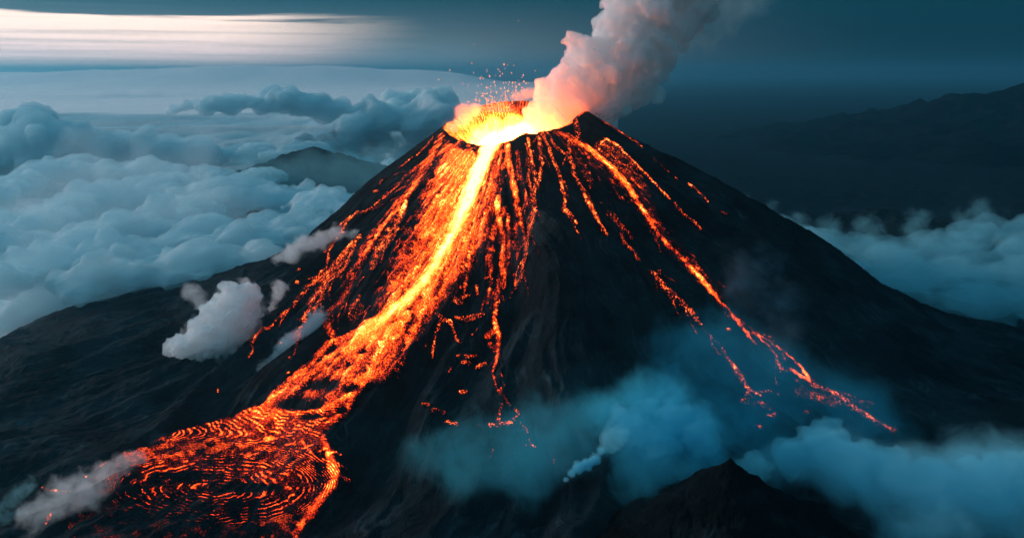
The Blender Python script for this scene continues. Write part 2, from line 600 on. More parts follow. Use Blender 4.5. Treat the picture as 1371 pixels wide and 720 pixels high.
# ------------------------------------------------------------------ lava
def mat_lava(name, speck=0.9, sampling='AUTO', gain=1.0, hotcol=(1.0, 0.30, 0.075), veins=1.5, grain=0.72):
    """molten rock: the vertex attribute heat (0 cold, 1 white hot) broken up by crust; phase lays ropes across the flow"""
    m, g = new_mat(name)
    pos = g.n('ShaderNodeNewGeometry').outputs['Position']
    def attr(n):
        a = g.n('ShaderNodeAttribute')
        a.attribute_name = n
        return a.outputs['Fac']
    hot, phase, rope = attr('hotness'), attr('phase'), attr('rope')
    n1 = g.noise(pos, 0.70, 3, 0.75)                    # grains of crust a few metres across
    n2 = g.noise(pos, 0.075, 4, 0.6)                    # plates
    vor = g.n('ShaderNodeTexVoronoi', feature='F1')
    g.put(vor.inputs['Vector'], pos)
    vor.inputs['Scale'].default_value = 0.40
    bead = g.smooth(vor.outputs['Distance'], 0.75, 0.1, -0.5, 0.5)
    s = g.math('ADD', g.math('MULTIPLY', g.math('SUBTRACT', n1, 0.5), 1.5), g.math('MULTIPLY', g.math('SUBTRACT', n2, 0.5), 0.9))
    s = g.math('ADD', s, g.math('MULTIPLY', bead, 0.36))
    LX, LY, LZ = g.xyz(pos)[:3]
    ly = g.math('SUBTRACT', CY, LY)
    vr = g.math('SQRT', g.math('ADD', g.math('MULTIPLY', LX, LX), g.math('MULTIPLY', ly, ly)))
    va = g.math('ADD', g.math('MULTIPLY', g.math('ARCTAN2', LX, ly), 52.0), g.math('MULTIPLY', n2, 3.0))
    vein = g.noise(g.vec(va, g.math('MULTIPLY', vr, 0.016), 0.0), 1.0, 4, 0.62)
    vein = g.math('MULTIPLY', g.math('SUBTRACT', vein, 0.5), g.smooth(rope, 0.0, 1.0, veins, 0.0))
    s = g.math('ADD', g.math('MULTIPLY', s, grain), vein)
    calm = g.smooth(hot, 0.58, 0.92, 1.0, 0.36)         # the hottest stream is smoother
    calm = g.math('MULTIPLY', calm, g.smooth(rope, 0.0, 1.0, 1.0, 0.62))
    T = g.math('ADD', hot, g.math('MULTIPLY', g.math('MULTIPLY', s, speck), calm))
    # ropes: bright cracks between folded plates
    wob = g.math('ADD', phase, g.math('MULTIPLY', g.math('SUBTRACT', g.noise(pos, 0.045, 4, 0.6), 0.5), 2.0))
    wob = g.math('ADD', wob, g.math('MULTIPLY', g.math('SUBTRACT', g.noise(pos, 0.013, 3, 0.6), 0.5), 5.6))
    saw = g.math('ABSOLUTE', g.math('SUBTRACT', g.math('MULTIPLY', g.math('FRACT', wob), 2.0), 1.0))
    brk = g.smooth(g.noise(pos, 0.06, 4, 0.65), 0.43, 0.58)
    line = g.math('MULTIPLY', g.smooth(saw, g.smooth(hot, 0.26, 0.52, 0.80, 0.30), 1.0), brk)
    raft = g.n('ShaderNodeTexVoronoi', feature='F1')
    g.put(raft.inputs['Vector'], g.vmath('ADD', pos, g.vmath('MULTIPLY', g.noise(pos, 0.06, 3, 0.6, out=1), (12, 12, 12))))
    raft.inputs['Scale'].default_value = 0.045
    crust = g.math('MULTIPLY', g.math('SUBTRACT', g.xyz(raft.outputs['Color'])[0], 0.5), 0.22)
    line = g.math('ADD', line, crust)
    ropeT = g.math('ADD', g.math('MULTIPLY', line, g.smooth(hot, 0.2, 0.45, 0.33, 0.36)), -0.10)
    T = g.math('ADD', T, g.math('MULTIPLY', ropeT, rope))
    # no glow at all where the flow has run out
    T = g.math('MULTIPLY', T, g.smooth(hot, 0.04, 0.16))
    col = g.ramp(T, [(0.30, (0, 0, 0)), (0.40, (0.10, 0.003, 0.001)), (0.50, (0.55, 0.020, 0.003)), (0.62, (1.0, 0.060, 0.005)),
                     (0.74, (1.0, 0.110, 0.007)), (0.88, (1.0, 0.185, 0.026)), (1.0, hotcol)])
    st = g.ramp(T, [(0.30, (0, 0, 0)), (0.50, (0.07, 0.07, 0.07)), (0.62, (0.17, 0.17, 0.17)), (0.74, (0.28, 0.28, 0.28)), (0.88, (0.48, 0.48, 0.48)), (1.0, (1.0, 1.0, 1.0))])
    sh, b = rock_shader(g, pos, 0.8)
    g.put(b.inputs['Emission Color'], col)
    g.put(b.inputs['Emission Strength'], g.math('MULTIPLY', st, 12.0 * gain))
    out = g.n('ShaderNodeOutputMaterial')
    g.t.links.new(sh, out.inputs[0])
    m.cycles.emission_sampling = sampling
    return m


M_LAVA = mat_lava('molten_lava', 0.9, 'FRONT')
M_LAKE = mat_lava('lake_lava', 0.75, 'FRONT', 3.0, (1.0, 0.20, 0.035))
M_TRICKLE = mat_lava('trickling_lava', 1.3, 'NONE', 0.9, veins=0.55, grain=1.0)


def seg_field(px, py, line):
    """max over a polyline of heat falloff; line rows are (x, y, width, heat) in photo pixels"""
    best = np.zeros_like(px)
    for (x0, y0, w0, h0), (x1, y1, w1, h1) in zip(line[:-1], line[1:]):
        m = 2.0 * max(w0, w1) + 2
        sel = (px > min(x0, x1) - m) & (px < max(x0, x1) + m) & (py > min(y0, y1) - m) & (py < max(y0, y1) + m)
        if not sel.any():
            continue
        qx, qy = px[sel], py[sel]
        vx, vy = x1 - x0, y1 - y0
        t = np.clip(((qx - x0) * vx + (qy - y0) * vy) / max(vx * vx + vy * vy, 1e-6), 0, 1)
        d = np.hypot(qx - x0 - t * vx, qy - y0 - t * vy)
        wd = (w0 + (w1 - w0) * t) * 0.5
        h = (h0 + (h1 - h0) * t)
        k = d / np.maximum(wd, .5)
        f = h * np.where(k < 1, 1 - 0.25 * k * k, 0.75 * np.exp(-(k - 1) * 2.2))
        best[sel] = np.maximum(best[sel], f)
    return best


def full(line, w=3.0, h=0.45):
    """fill in missing widths and heats"""
    out = []
    for p in line:
        if len(p) > 2:
            w = p[2]
        if len(p) > 3:
            h = p[3]
        out.append((p[0], p[1], w, h))
    if len(out) == 1:
        x, y, w, h = out[0]
        out = [(x - .6, y, w, h), (x + .6, y, w, h)]
    return out


def wiggle(line, amp=1.0, step=6.0, seed=0):
    """a polyline with natural small bends"""
    out = []
    for a, b in zip(line[:-1], line[1:]):
        L = math.hypot(b[0] - a[0], b[1] - a[1])
        n = max(1, int(L / step))
        nx, ny = -(b[1] - a[1]) / max(L, 1e-6), (b[0] - a[0]) / max(L, 1e-6)
        for i in range(n):
            t = i / n
            k = amp * float(perlin2(a[0] * .11 + t * L * .16, a[1] * .13, seed)) * 1.6
            out.append(tuple(a[j] + (b[j] - a[j]) * t + (k * (nx, ny)[j] if j < 2 and i else 0) for j in range(4)))
    out.append(line[-1])
    return out


def inside(px, py, poly):
    r = np.zeros(px.shape, bool)
    n = len(poly)
    for i in range(n):
        (x0, y0), (x1, y1) = poly[i], poly[(i + 1) % n]
        c = ((y0 > py) != (y1 > py))
        with np.errstate(divide='ignore', invalid='ignore'):
            r ^= c & (px < (x1 - x0) * (py - y0) / (y1 - y0 + 1e-12) + x0)
    return r


def edge_dist(px, py, poly):
    d = np.full(px.shape, 1e9)
    n = len(poly)
    for i in range(n):
        (x0, y0), (x1, y1) = poly[i], poly[(i + 1) % n]
        vx, vy = x1 - x0, y1 - y0
        t = np.clip(((px - x0) * vx + (py - y0) * vy) / (vx * vx + vy * vy + 1e-9), 0, 1)
        d = np.minimum(d, np.hypot(px - x0 - t * vx, py - y0 - t * vy))
    return d


def idw(px, py, pts, power=3.0):
    s = np.zeros_like(px)
    ws = np.zeros_like(px)
    for x, y, h in pts:
        d = ((px - x) ** 2 + ((py - y) * 1.3) ** 2 + 16.0) ** (power / 2)
        s += h / d
        ws += 1 / d
    return s / ws


def drape_grid(px_pts, cell, pad=12.0):
    """a world grid over the ground that the photo points fall on"""
    P = hit(np.array([p[0] for p in px_pts], float), np.array([p[1] for p in px_pts], float))
    ok = P[:, 1] < 2350
    P = P[ok]
    x = np.arange(P[:, 0].min() - pad, P[:, 0].max() + pad, cell)
    y = np.arange(P[:, 1].min() - pad, P[:, 1].max() + pad, cell)
    X, Y = np.meshgrid(x, y)
    return X, Y, Hq(X, Y)


def drape_mesh(name, X, Y, Z, heat, mats, parent=None, lift=0.7, rise=2.5, phase=None, rope=None, cut=0.05, only=None, origin=None):
    ny, nx = X.shape
    keep = heat > cut
    q = keep[:-1, :-1] | keep[1:, :-1] | keep[:-1, 1:] | keep[1:, 1:]
    if only is not None:
        q &= only[:-1, :-1]
    idx = np.arange(ny * nx).reshape(ny, nx)
    f = np.stack([idx[:-1, :-1][q], idx[:-1, 1:][q], idx[1:, 1:][q], idx[1:, :-1][q]], -1)
    if len(f) == 0:
        return None
    used, inv = np.unique(f, return_inverse=True)
    f = inv.reshape(f.shape)
    z = Z + np.where(keep, lift + rise * np.clip(heat, 0, 1.2), -0.6)
    V = np.stack([X, Y, z], -1).reshape(-1, 3)[used]
    o0 = V.mean(0) if origin is None else np.asarray(origin)
    at_ = {'hotness': heat.ravel()[used]}
    at_['phase'] = phase.ravel()[used] if phase is not None else np.zeros(len(used))
    at_['rope'] = rope.ravel()[used] if rope is not None else np.zeros(len(used))
    o = mesh_obj(name, V - o0, f, mats, parent, attrs=at_)
    if parent is None:
        o.location = o0
    return o


def make_twigs(lines, dens, seed):
    """fine side threads that leave a stream and run on downhill"""
    r_ = np.random.default_rng(seed + 900)
    out = []
    for l in lines:
        P = np.array(l, float)
        L = np.concatenate([[0], np.cumsum(np.hypot(np.diff(P[:, 0]), np.diff(P[:, 1])))])
        if L[-1] < 30:
            continue
        for _ in range(int(dens * L[-1] / 14)):
            t = r_.uniform(0, L[-1] * .92)
            q = [np.interp(t, L, P[:, k]) for k in range(4)]
            q2 = [np.interp(min(t + 8, L[-1]), L, P[:, k]) for k in range(2)]
            a = math.atan2(q2[1] - q[1], q2[0] - q[0]) + r_.choice([-1, 1]) * r_.uniform(.08, .45)
            off = r_.normal() * q[2] * .5
            x, y = q[0] + off, q[1]
            line = []
            n = int(r_.integers(3, 8))
            h = r_.uniform(.34, .48)
            for i in range(n):
                line.append((x, y, r_.uniform(1.1, 2.6), h * (1 - .35 * i / n)))
                st = r_.uniform(5, 9)
                a += r_.normal() * .22
                a = a * .85 + .15 * math.atan2(q2[1] - q[1], q2[0] - q[0])
                x += math.cos(a) * st
                y += math.sin(a) * st
            out.append(line)
    return out


def lava_strokes(name, label, cat, lines, group=None, cell=1.2, amp=1.2, mat=None, seed=0, rag=0.5, twigs=0.0):
    if twigs:
        lines = lines + make_twigs([full(l) for l in lines], twigs, seed)
    lines = [wiggle(full(l), amp, 5.0, seed + i) for i, l in enumerate(lines)]
    pts = [p for l in lines for p in l]
    X, Y, Z = drape_grid(pts, cell)
    px, py, _ = proj(np.stack([X, Y, Z], -1))
    heat = np.zeros_like(X)
    for l in lines:
        heat = np.maximum(heat, seg_field(px, py, l))
    heat = heat * (1.0 + rag * 0.5 * fbm2(X / 9.0, Y / 9.0, 60 + seed, 3))
    o = drape_mesh(name, X, Y, Z, heat, mat or M_TRICKLE, lift=1.5, rise=2.2)
    if o is not None:
        tag(o, label, cat, group)
    return o


# --- the great flow: chute below the notch, white-hot stream, wide fan at the foot
STREAM = [(662, 194, 18, 1.10), (650, 210, 21, 1.12), (638, 238, 23, 1.08), (627, 268, 22, 1.03), (612, 304, 19, .99), (594, 340, 17, .95), (573, 374, 15, .96),
          (549, 401, 15, .94), (522, 424, 19, .90), (494, 448, 24, .82), (470, 468, 26, .72), (450, 486, 22, .62)]
SHEET = [(597, 184), (580, 222), (562, 270), (543, 312), (524, 350), (513, 388), (500, 428), (530, 420), (556, 398), (580, 366), (602, 330), (622, 285), (640, 240), (658, 203), (628, 197)]
FANP = [(520, 418), (480, 438), (440, 458), (452, 470), (412, 492), (375, 522), (366, 536), (345, 545), (300, 561), (250, 577), (205, 593), (170, 605), (136, 624), (104, 650), (84, 690), (90, 735),
        (388, 735), (400, 712), (420, 690), (440, 668), (450, 646), (438, 618), (430, 592), (447, 572), (472, 546), (492, 517), (513, 513), (511, 492), (528, 468), (548, 440), (560, 415)]
FAN_H = [(500, 444, .80), (470, 470, .70), (440, 490, .62), (480, 500, .56), (500, 490, .52), (410, 510, .55), (440, 520, .44), (420, 540, .42), (385, 530, .50), (460, 530, .52), (360, 556, .66), (330, 572, .60),
         (400, 578, .56), (430, 572, .54), (300, 580, .50), (265, 590, .40), (215, 605, 0.50), (350, 600, .50), (400, 610, .47), (300, 615, .40), (425, 640, .40), (250, 620, 0.50), (370, 640, 0.50), (320, 640, 0.46),
         (250, 650, 0.41), (300, 665, 0.40), (200, 640, 0.41), (330, 690, 0.33), (250, 690, 0.29), (390, 680, 0.44), (170, 660, 0.31), (140, 690, 0.26), (200, 710, 0.26), (300, 720, 0.27), (380, 715, 0.40)]
FAN_EDGES = [[(432, 588, 10, .66), (440, 612, 12, .70), (449, 640, 12, .70), (436, 664, 12, .68), (416, 690, 11, .66), (398, 714, 11, .60), (392, 730, 10, .55)],
             [(440, 462, 8, .55), (412, 494, 10, .62), (376, 524, 10, .66), (356, 546, 9, .66), (330, 560, 8, .6), (290, 568, 6, .55), (240, 582, 5, .5), (196, 598, 5, .46)],
             [(362, 540, 8, .66), (390, 558, 9, .68), (430, 552, 8, .68), (462, 536, 9, .70), (492, 512, 8, .66)], [(440, 570, 8, .62), (466, 548, 9, .66), (474, 530, 7, .6)],
             [(400, 505, 8, .6), (440, 500, 8, .62), (480, 508, 8, .64), (503, 508, 8, .66)], [(452, 640, 6, .55), (470, 646, 4, .48)], [(446, 622, 6, .55), (462, 630, 4, .5)], [(440, 606, 6, .6), (456, 611, 4, .5)]]
ISLES = [(398, 544, 30, 8.5), (432, 518, 28, 8), (470, 522, 14, 6), (450, 490, 16, 5), (480, 474, 12, 4), (415, 560, 16, 4), (524, 431, 8, 4), (458, 552, 7, 5), (250, 640, 34, 6), (330, 655, 40, 6)]
APRON = [[(668, 205, 10, 0.57), (660, 240, 18, 0.61), (650, 275, 26, 0.63), (634, 315, 30, 0.63), (606, 362, 28, 0.61), (576, 404, 26, 0.61), (548, 442, 26, 0.61), (526, 478, 22, 0.57), (510, 504, 14, 0.53)],
         [(642, 256, 10, 0.67), (628, 300, 12, 0.71), (604, 346, 12, 0.71), (570, 392, 12, 0.71)]]


def build_main_flow():
    pts = list(SHEET) + [p for p in FANP] + [(p[0] + dx, p[1]) for p in STREAM for dx in (-30, 40)] + [(660, 300), (60, 735), (480, 640)]
    X, Y, Z = drape_grid(pts, 1.25, 6)
    px, py, _ = proj(np.stack([X, Y, Z], -1))
    rag1 = fbm2(X / 26.0, Y / 26.0, 201, 3)
    rag2 = fbm2(X / 8.0, Y / 8.0, 211, 3)
    # chute sheet: hot beside the stream, red towards its far side and its foot
    ins = inside(px, py, SHEET)
    ed = edge_dist(px, py, SHEET) * np.where(ins, 1, -1) + 7 * rag1 + 3 * rag2
    near = seg_field(px, py, [(a, b, c * 3.6, 1.0) for a, b, c, d in STREAM[:9]])
    sh = 0.48 + 0.25 * near - 0.13 * sstep(py, 290, 400) + 0.05 * sstep(py, 260, 200)
    sheet = sh * sstep(ed, -4, 9)
    stream = seg_field(px + 2.5 * rag1, py, STREAM)
    apron = np.zeros_like(X)
    for l in APRON:
        apron = np.maximum(apron, seg_field(px + 4 * rag1, py + 3 * rag2, l))
    ins = inside(px, py, FANP)
    spikes = 9 * np.maximum(0, perlin2((px * .3 + py) / 6.5, px / 60, 222)) * (px > 405) * (py > 560)
    ed = edge_dist(px, py, FANP) * np.where(ins, 1, -1) + 4 * rag1 + 2.5 * rag2 + spikes
    fan = idw(px, py, FAN_H) * sstep(ed, -4, 5)
    for l in FAN_EDGES:
        fan = np.maximum(fan, seg_field(px + 3 * rag1, py + 2 * rag2, l))
    for x, y, a, b in ISLES:
        d = ((px - x) / a) ** 2 + ((py - y) / b) ** 2 + 0.5 * rag1
        fan = fan * (1 - 0.72 * np.exp(-d * d))
    side = make_twigs([full(l) for l in APRON] + [[(586, 214, 6, .4), (566, 262, 6, .4), (545, 310, 6, .4), (520, 360, 6, .4), (500, 410, 6, .4), (480, 440, 6, .4)]], 2.2, 3)
    for l in side:
        apron = np.maximum(apron, seg_field(px, py, wiggle(l, 1.0, 5.0, 5)))
    heat = np.maximum(np.maximum(sheet, stream), np.maximum(apron, fan))
    for x, y, wd, h in ((515, 408, 18, .50), (538, 402, 14, .55)):
        heat = np.maximum(heat, seg_field(px, py, full([(x - 4, y + 4, wd, h), (x + 5, y - 4, wd, h)])))
    # ropes: arcs round the mouth of the flow, whorls in the cooled pond
    mouth = np.hypot(px - 455, (py - 505) / 0.55) / 8.0
    whorl = np.hypot((px - 285) * 0.72, (py - 655) / 0.48) / 8.5
    k = sstep(np.hypot((px - 285) * 0.7, (py - 660) / 0.5), 165, 90)
    phase = mouth * (1 - k) + whorl * k
    rope = sstep(py, 520, 570) * 1.0
    zone = np.zeros(X.shape, int)                       # 0 stream, 1 sheet and apron, 2 fan
    zone[(np.maximum(sheet, apron) > stream)] = 1
    zone[((fan >= np.maximum(np.maximum(sheet, apron), stream) - 1e-6) & (py > 430)) | (py > 466)] = 2
    root = empty('lava_flow', tuple(hit(np.array([400.]), np.array([540.]))[0]))
    tag(root, 'huge branching lava flow from white-hot chute to the roped orange fan at lower left', 'lava flow')
    o0 = np.array(root.location)
    for zi, nm in ((0, 'molten_stream'), (1, 'crusted_sheet'), (2, 'lava_fan')):
        drape_mesh(nm, X, Y, Z, heat, M_LAVA, root, 1.6, 4.5, phase, rope, 0.04, zone == zi, o0)


build_main_flow()


def build_crater_lava():
    s = np.linspace(0.0, 0.985, 130)
    a = np.linspace(-math.pi, math.pi, 420, endpoint=False)
    Rr, _ = rim(a)
    rad = s[:, None] * Rr[None, :] + 0.02
    x = CX + rad * np.sin(a)
    y = CY - rad * np.cos(a)
    z = np.maximum(H(x, y) + 1.2 * sstep(s[:, None], 1, .9) + 0.3, -158.0)
    px, py, _ = proj(np.stack([x, y, z], -1))
    pts = [(655, 192, 1.15), (690, 180, 1.12), (700, 172, 1.05), (680, 190, 1.15), (640, 183, .92), (622, 178, .70), (606, 172, .62), (660, 164, .86), (690, 160, .84), (672, 150, .62), (645, 155, .64), (700, 148, .50),
           (665, 140, .54), (720, 140, .36), (690, 138, .42), (735, 150, .45), (640, 143, .45)]
    heat = idw(px, py, pts, 4.0)
    front = (y < CY - 40) & (np.abs(x) > 60)
    heat = np.where(z <= -157.9, np.maximum(heat, 1.0), heat)
    o = mesh_obj('lava_lake', np.stack([x, y, z], -1).reshape(-1, 3), grid_faces(len(s), len(a), True)[:, ::-1], M_LAKE,
                 attrs={'hotness': heat.ravel(), 'phase': np.zeros(x.size), 'rope': np.zeros(x.size)})
    tag(o, 'blazing yellow-white lava filling the crater and coating its back wall', 'lava lake')


build_crater_lava()

# --- streams on the right flank
lava_strokes('lava_flow', 'long bright lava stream running down the right flank into the fog', 'lava flow', [
    [(744, 178, 6.3, 0.48), (765, 187, 7.9, 0.56), (790, 202, 7.4, 0.70), (815, 222, 6.9, 0.80), (840, 250, 6.9, 0.76), (862, 285, 6.3, 0.70), (885, 320, 5.8, 0.60), (910, 345, 5.3, 0.56), (935, 370, 5.8, 0.62),
     (948, 386, 6.3, 0.76), (960, 400, 4.8, 0.62), (980, 422, 4.8, 0.58), (1000, 447, 5.3, 0.60), (1012, 462, 3.1, 0.46)],
    [(760, 190, 20.4, 0.27), (800, 215, 23.1, 0.29), (845, 255, 20.4, 0.29), (890, 320, 19.0, 0.29), (930, 362, 13.6, 0.29), (990, 432, 13.6, 0.27), (1030, 470, 8.4, 0.25)],
    [(998, 444, 2.6, 0.56), (1030, 458, 2.1, 0.58), (1052, 474, 2.1, 0.58), (1070, 490, 3.1, 0.71), (1082, 508, 4.2, 0.88)],
    [(1008, 447, 2.1, 0.52), (1028, 464, 2.6, 0.51), (1040, 478, 3.1, 0.51), (1044, 494, 3.1, 0.46), (1064, 500, 4.2, 0.58)],
    [(1058, 496, 4.2, 0.80), (1070, 504, 4.8, 0.82), (1084, 512, 4.8, 0.76)],
    [(1020, 472, 0.8, 0.36), (1032, 490, 0.8, 0.32)],
    [(1066, 510, 4.2, 0.38), (1090, 516, 4.2, 0.36)],
    [(868, 292, 2.6, 0.46), (880, 300, 2.1, 0.46)], [(820, 226, 1.6, 0.51), (850, 244, 1.6, 0.46), (868, 262, 1.6, 0.38)]], mat=M_LAVA, seed=1, twigs=1.2)
lava_strokes('lava_tail', 'thin broken red tail of lava trailing right beyond the end of the long stream', 'lava flow', [
    [(1085, 514, 7, .40), (1104, 521, 4, .42), (1120, 529, 4, .50), (1136, 540, 5, .52), (1150, 549, 3.5, .55), (1168, 562, 4, .55), (1182, 570, 3, .46), (1198, 578, 5, .50)],
    [(1080, 530, 3, .4)], [(1142, 548, 3, .4)], [(1070, 526, 12, .26), (1120, 540, 12, .24)]], seed=2, twigs=0.8)
lava_strokes('lava_rivulet', 'looped thin orange line on the upper right flank with a fan of sparks inside', 'lava rivulet', [
    [(802, 202, 3, .55), (805, 192, 3, .62), (812, 188, 3, .66), (827, 196, 2.6, .66), (847, 216, 2.4, .66), (870, 240, 2.4, .62), (897, 268, 2.2, .60)],
    [(808, 198, 20, .33), (836, 226, 24, .30), (866, 262, 12, .22)]], 'lava rivulets', seed=3, rag=.2)
lava_strokes('lava_rivulet', 'dashed orange line just below the tip of the looped line on the right flank', 'lava rivulet', [
    [(903, 273, 2.4, .5), (913, 286, 2.4, .5), (920, 291, 2, .5)], [(920, 292, 2, .46), (930, 298, 2.4, .5), (938, 307, 2.4, .46)]], 'lava rivulets', seed=4)
lava_strokes('lava_rivulet', 'short orange streak high on the right flank near the skyline', 'lava rivulet', [
    [(922, 247, 2, .5), (932, 254, 1.8, .48), (940, 262, 1.6, .42), (948, 272, 2, .40)]], 'lava rivulets', seed=5)
lava_strokes('ember_patch', 'tiny orange dash farthest right on the upper flank', 'embers', [[(966, 284, 2, .5), (975, 289, 2.4, .5)]], 'ember patches', seed=6)
lava_strokes('lava_rivulet', 'faint red thread along the right skyline under the peak of the rim', 'lava rivulet', [
    [(806, 162, 1.6, .42), (822, 172, 1.6, .44), (838, 183, 1.6, .46), (860, 198, 1.6, .42)], [(876, 214, 1.2, .38), (906, 240, 1.2, .36)]], 'lava rivulets', seed=7, rag=.2)
lava_strokes('lava_rivulet', 'speckled red rivulet dropping left of the long right stream', 'lava rivulet', [
    [(763, 185, 4, .42), (762, 200, 4, .46), (767, 227, 4, .46), (780, 257, 4, .48), (788, 272, 5, .55), (795, 285, 5, .55), (803, 300, 3, .5), (812, 314, 3, .45)], [(775, 215, 10, .24), (790, 245, 10, .22)],
    [(770, 156, 5, .36), (772, 170, 6, .36), (774, 184, 6, .36)]], 'lava rivulets', seed=8, twigs=0.8)
lava_strokes('lava_rivulet', 'rivulet with a forked bright foot between the central buttress and the speckled rivulet', 'lava rivulet', [
    [(726, 178, 5, .5), (736, 204, 4, .5), (744, 222, 4, .5), (751, 244, 4, .52), (757, 271, 4, .52), (755, 282, 5, .5), (763, 288, 4, .55), (771, 299, 4, .5)], [(733, 180, 3, .4), (744, 198, 3, .4), (758, 209, 3, .38)]], 'lava rivulets', seed=9, twigs=0.6)
lava_strokes('lava_rivulet', 'beaded lava loop below the middle of the front rim', 'lava rivulet', [
    [(705, 182, 4, .55), (711, 209, 3.4, .56), (717, 244, 3.4, .52), (716, 258, 4, .5)], [(724, 178, 5, .5), (722, 198, 4, .48), (727, 220, 4, .5), (722, 242, 4, .5), (714, 262, 5, .5), (716, 284, 6, .46), (708, 310, 5, .46), (704, 340, 4, .46),
     (697, 372, 3.4, .42), (686, 392, 3, .40)], [(707, 214, 3, .4), (708, 242, 3, .42), (713, 262, 4, .45)]], 'lava rivulets', seed=10, twigs=1.0)
lava_strokes('lava_stream', 'broad braided orange stream in the middle of the front slope with a bright knot', 'lava flow', [
    [(679, 197, 8, .80), (680, 214, 8, .70), (687, 246, 8, .66), (692, 280, 7, .60), (702, 315, 5, .50), (704, 330, 5, .44)],
    [(677, 216, 6, .62), (668, 231, 6, .66), (664, 250, 12, .62), (665, 268, 10, .80), (666, 278, 8, .92), (667, 290, 8, .72), (672, 315, 8, .56), (673, 350, 8, .52), (669, 382, 7, .54), (666, 402, 7, .56), (662, 427, 6, .60),
     (667, 455, 7, .56), (665, 486, 4, .52), (659, 501, 3, .52), (665, 522, 3, .55), (678, 538, 3.4, .50), (683, 545, 3, .46)],
    [(660, 236, 8, .55), (657, 250, 9, .55), (651, 280, 14, .52), (640, 302, 12, .50), (629, 320, 12, .50), (613, 347, 8, .48), (601, 382, 4, .48), (584, 400, 3, .42), (581, 418, 5, .45)],
    [(655, 282, 10, .50), (648, 322, 6, .46), (634, 349, 4, .46), (627, 365, 4, .46), (622, 392, 3, .40)], [(660, 300, 14, .45), (655, 330, 10, .42), (652, 352, 6, .38)],
    [(648, 222, 10, .42), (644, 246, 12, .46), (634, 296, 14, .48), (620, 338, 8, .48), (608, 372, 4, .46), (604, 384, 4, .46)],
    [(675, 282, 8, .55), (682, 313, 6, .50), (680, 356, 5, .46), (664, 400, 5, .44)], [(690, 300, 10, .36), (690, 340, 10, .35), (684, 372, 8, .34)], [(694, 206, 8, .4), (696, 236, 7, .42), (703, 262, 3, .40), (706, 276, 3, .42)],
    [(660, 305, 9, .5), (657, 345, 5, .46), (656, 385, 5, .44), (652, 405, 6, .42)], [(600, 385, 4, .45), (612, 384, 4, .46), (623, 386, 4, .44)], [(653, 452, 8, .42), (662, 444, 8, .45)], [(656, 462, 6, .42), (664, 472, 6, .44)]],
    mat=M_LAVA, seed=11, twigs=1.0)
lava_strokes('lava_rivulet', 'crooked red rivulet hooking down below the left foot of the braided stream', 'lava rivulet', [
    [(580, 418, 5, .46), (588, 424, 4, .5), (594, 430, 5, .55), (604, 432, 4, .5)], [(602, 432, 4, .5), (607, 444, 3, .48), (611, 456, 3, .46), (617, 460, 2.4, .45)], [(590, 426, 4, .48), (588, 436, 3, .46), (583, 452, 3, .46), (579, 474, 3, .5), (579, 481, 2, .5)]],
    'lava rivulets', seed=12)
for i, ln in enumerate([[(672, 543, 4, .42), (669, 556, 4, .40), (668, 563, 4, .48)], [(690, 549, 4, .45), (696, 556, 3, .45), (688, 562, 4, .42)], [(656, 570, 5, .46), (664, 571, 5, .45)], [(670, 569, 5, .46), (685, 568, 5, .45)],
                        [(697, 568, 4, .42), (704, 577, 4, .42), (709, 594, 3, .38), (716, 600, 3, .42)], [(640, 572, 2.6, .42), (646, 568, 2.6, .40)], [(703, 599, 4, .45)], [(660, 604, 2, .42), (656, 616, 2, .4)], [(742, 618, 2.4, .42)], [(720, 654, 3, .4)]]):
    lava_strokes('ember_patch', 'red crumb of lava where the braided stream ends at the edge of the teal fog', 'embers', [ln], 'lava crumbs at the edge of the fog', seed=80 + i, amp=.6)
for i, ln in enumerate([[(612, 478, 4, .46), (626, 479, 5, .5), (638, 478, 3.4, .46)], [(639, 493, 4, .5), (650, 488, 4, .5)], [(616, 526, 4, .5), (624, 526, 4, .5)], [(566, 542, 3, .5), (574, 543, 3, .48)],
                        [(578, 555, 3, .5), (580, 549, 3, .52), (594, 551, 3, .5), (595, 555, 3, .5)], [(598, 566, 4, .5), (612, 569, 4, .52)], [(622, 428, 6, .46), (634, 426, 7, .5), (647, 422, 4, .46)], [(610, 426, 3, .46), (620, 429, 3, .46)],
                        [(619, 487, 5, .42), (627, 487, 5, .42)], [(601, 500, 2, .42), (604, 494, 2, .42)], [(632, 450, 2, .42), (640, 441, 2, .42)], [(607, 399, 6, .42), (616, 407, 6, .42)], [(648, 373, 3, .46), (658, 375, 4, .48)],
                        [(638, 384, 3, .4), (640, 396, 3, .38)], [(619, 400, 5, .42), (628, 396, 4, .42)]]):
    lava_strokes('ember_patch', 'small red patch of embers on the dark slope around the foot of the braided stream', 'embers', [ln], 'ember patches below the braided stream', seed=20 + i, amp=.6)
for i, ln in enumerate([[(1080, 553, 5, .5)], [(1028, 558, 3, .44), (1040, 554, 4, .46)], [(1012, 571, 4, .4), (1018, 573, 4, .42)], [(995, 536, 8, .26), (1030, 546, 8, .26)], [(975, 442, 4, .5)]]):
    lava_strokes('ember_patch', 'dim pink ember spots glimmering through fog under the right lava stream', 'embers', [ln], 'ember patches in the fog', seed=40 + i, amp=.6)
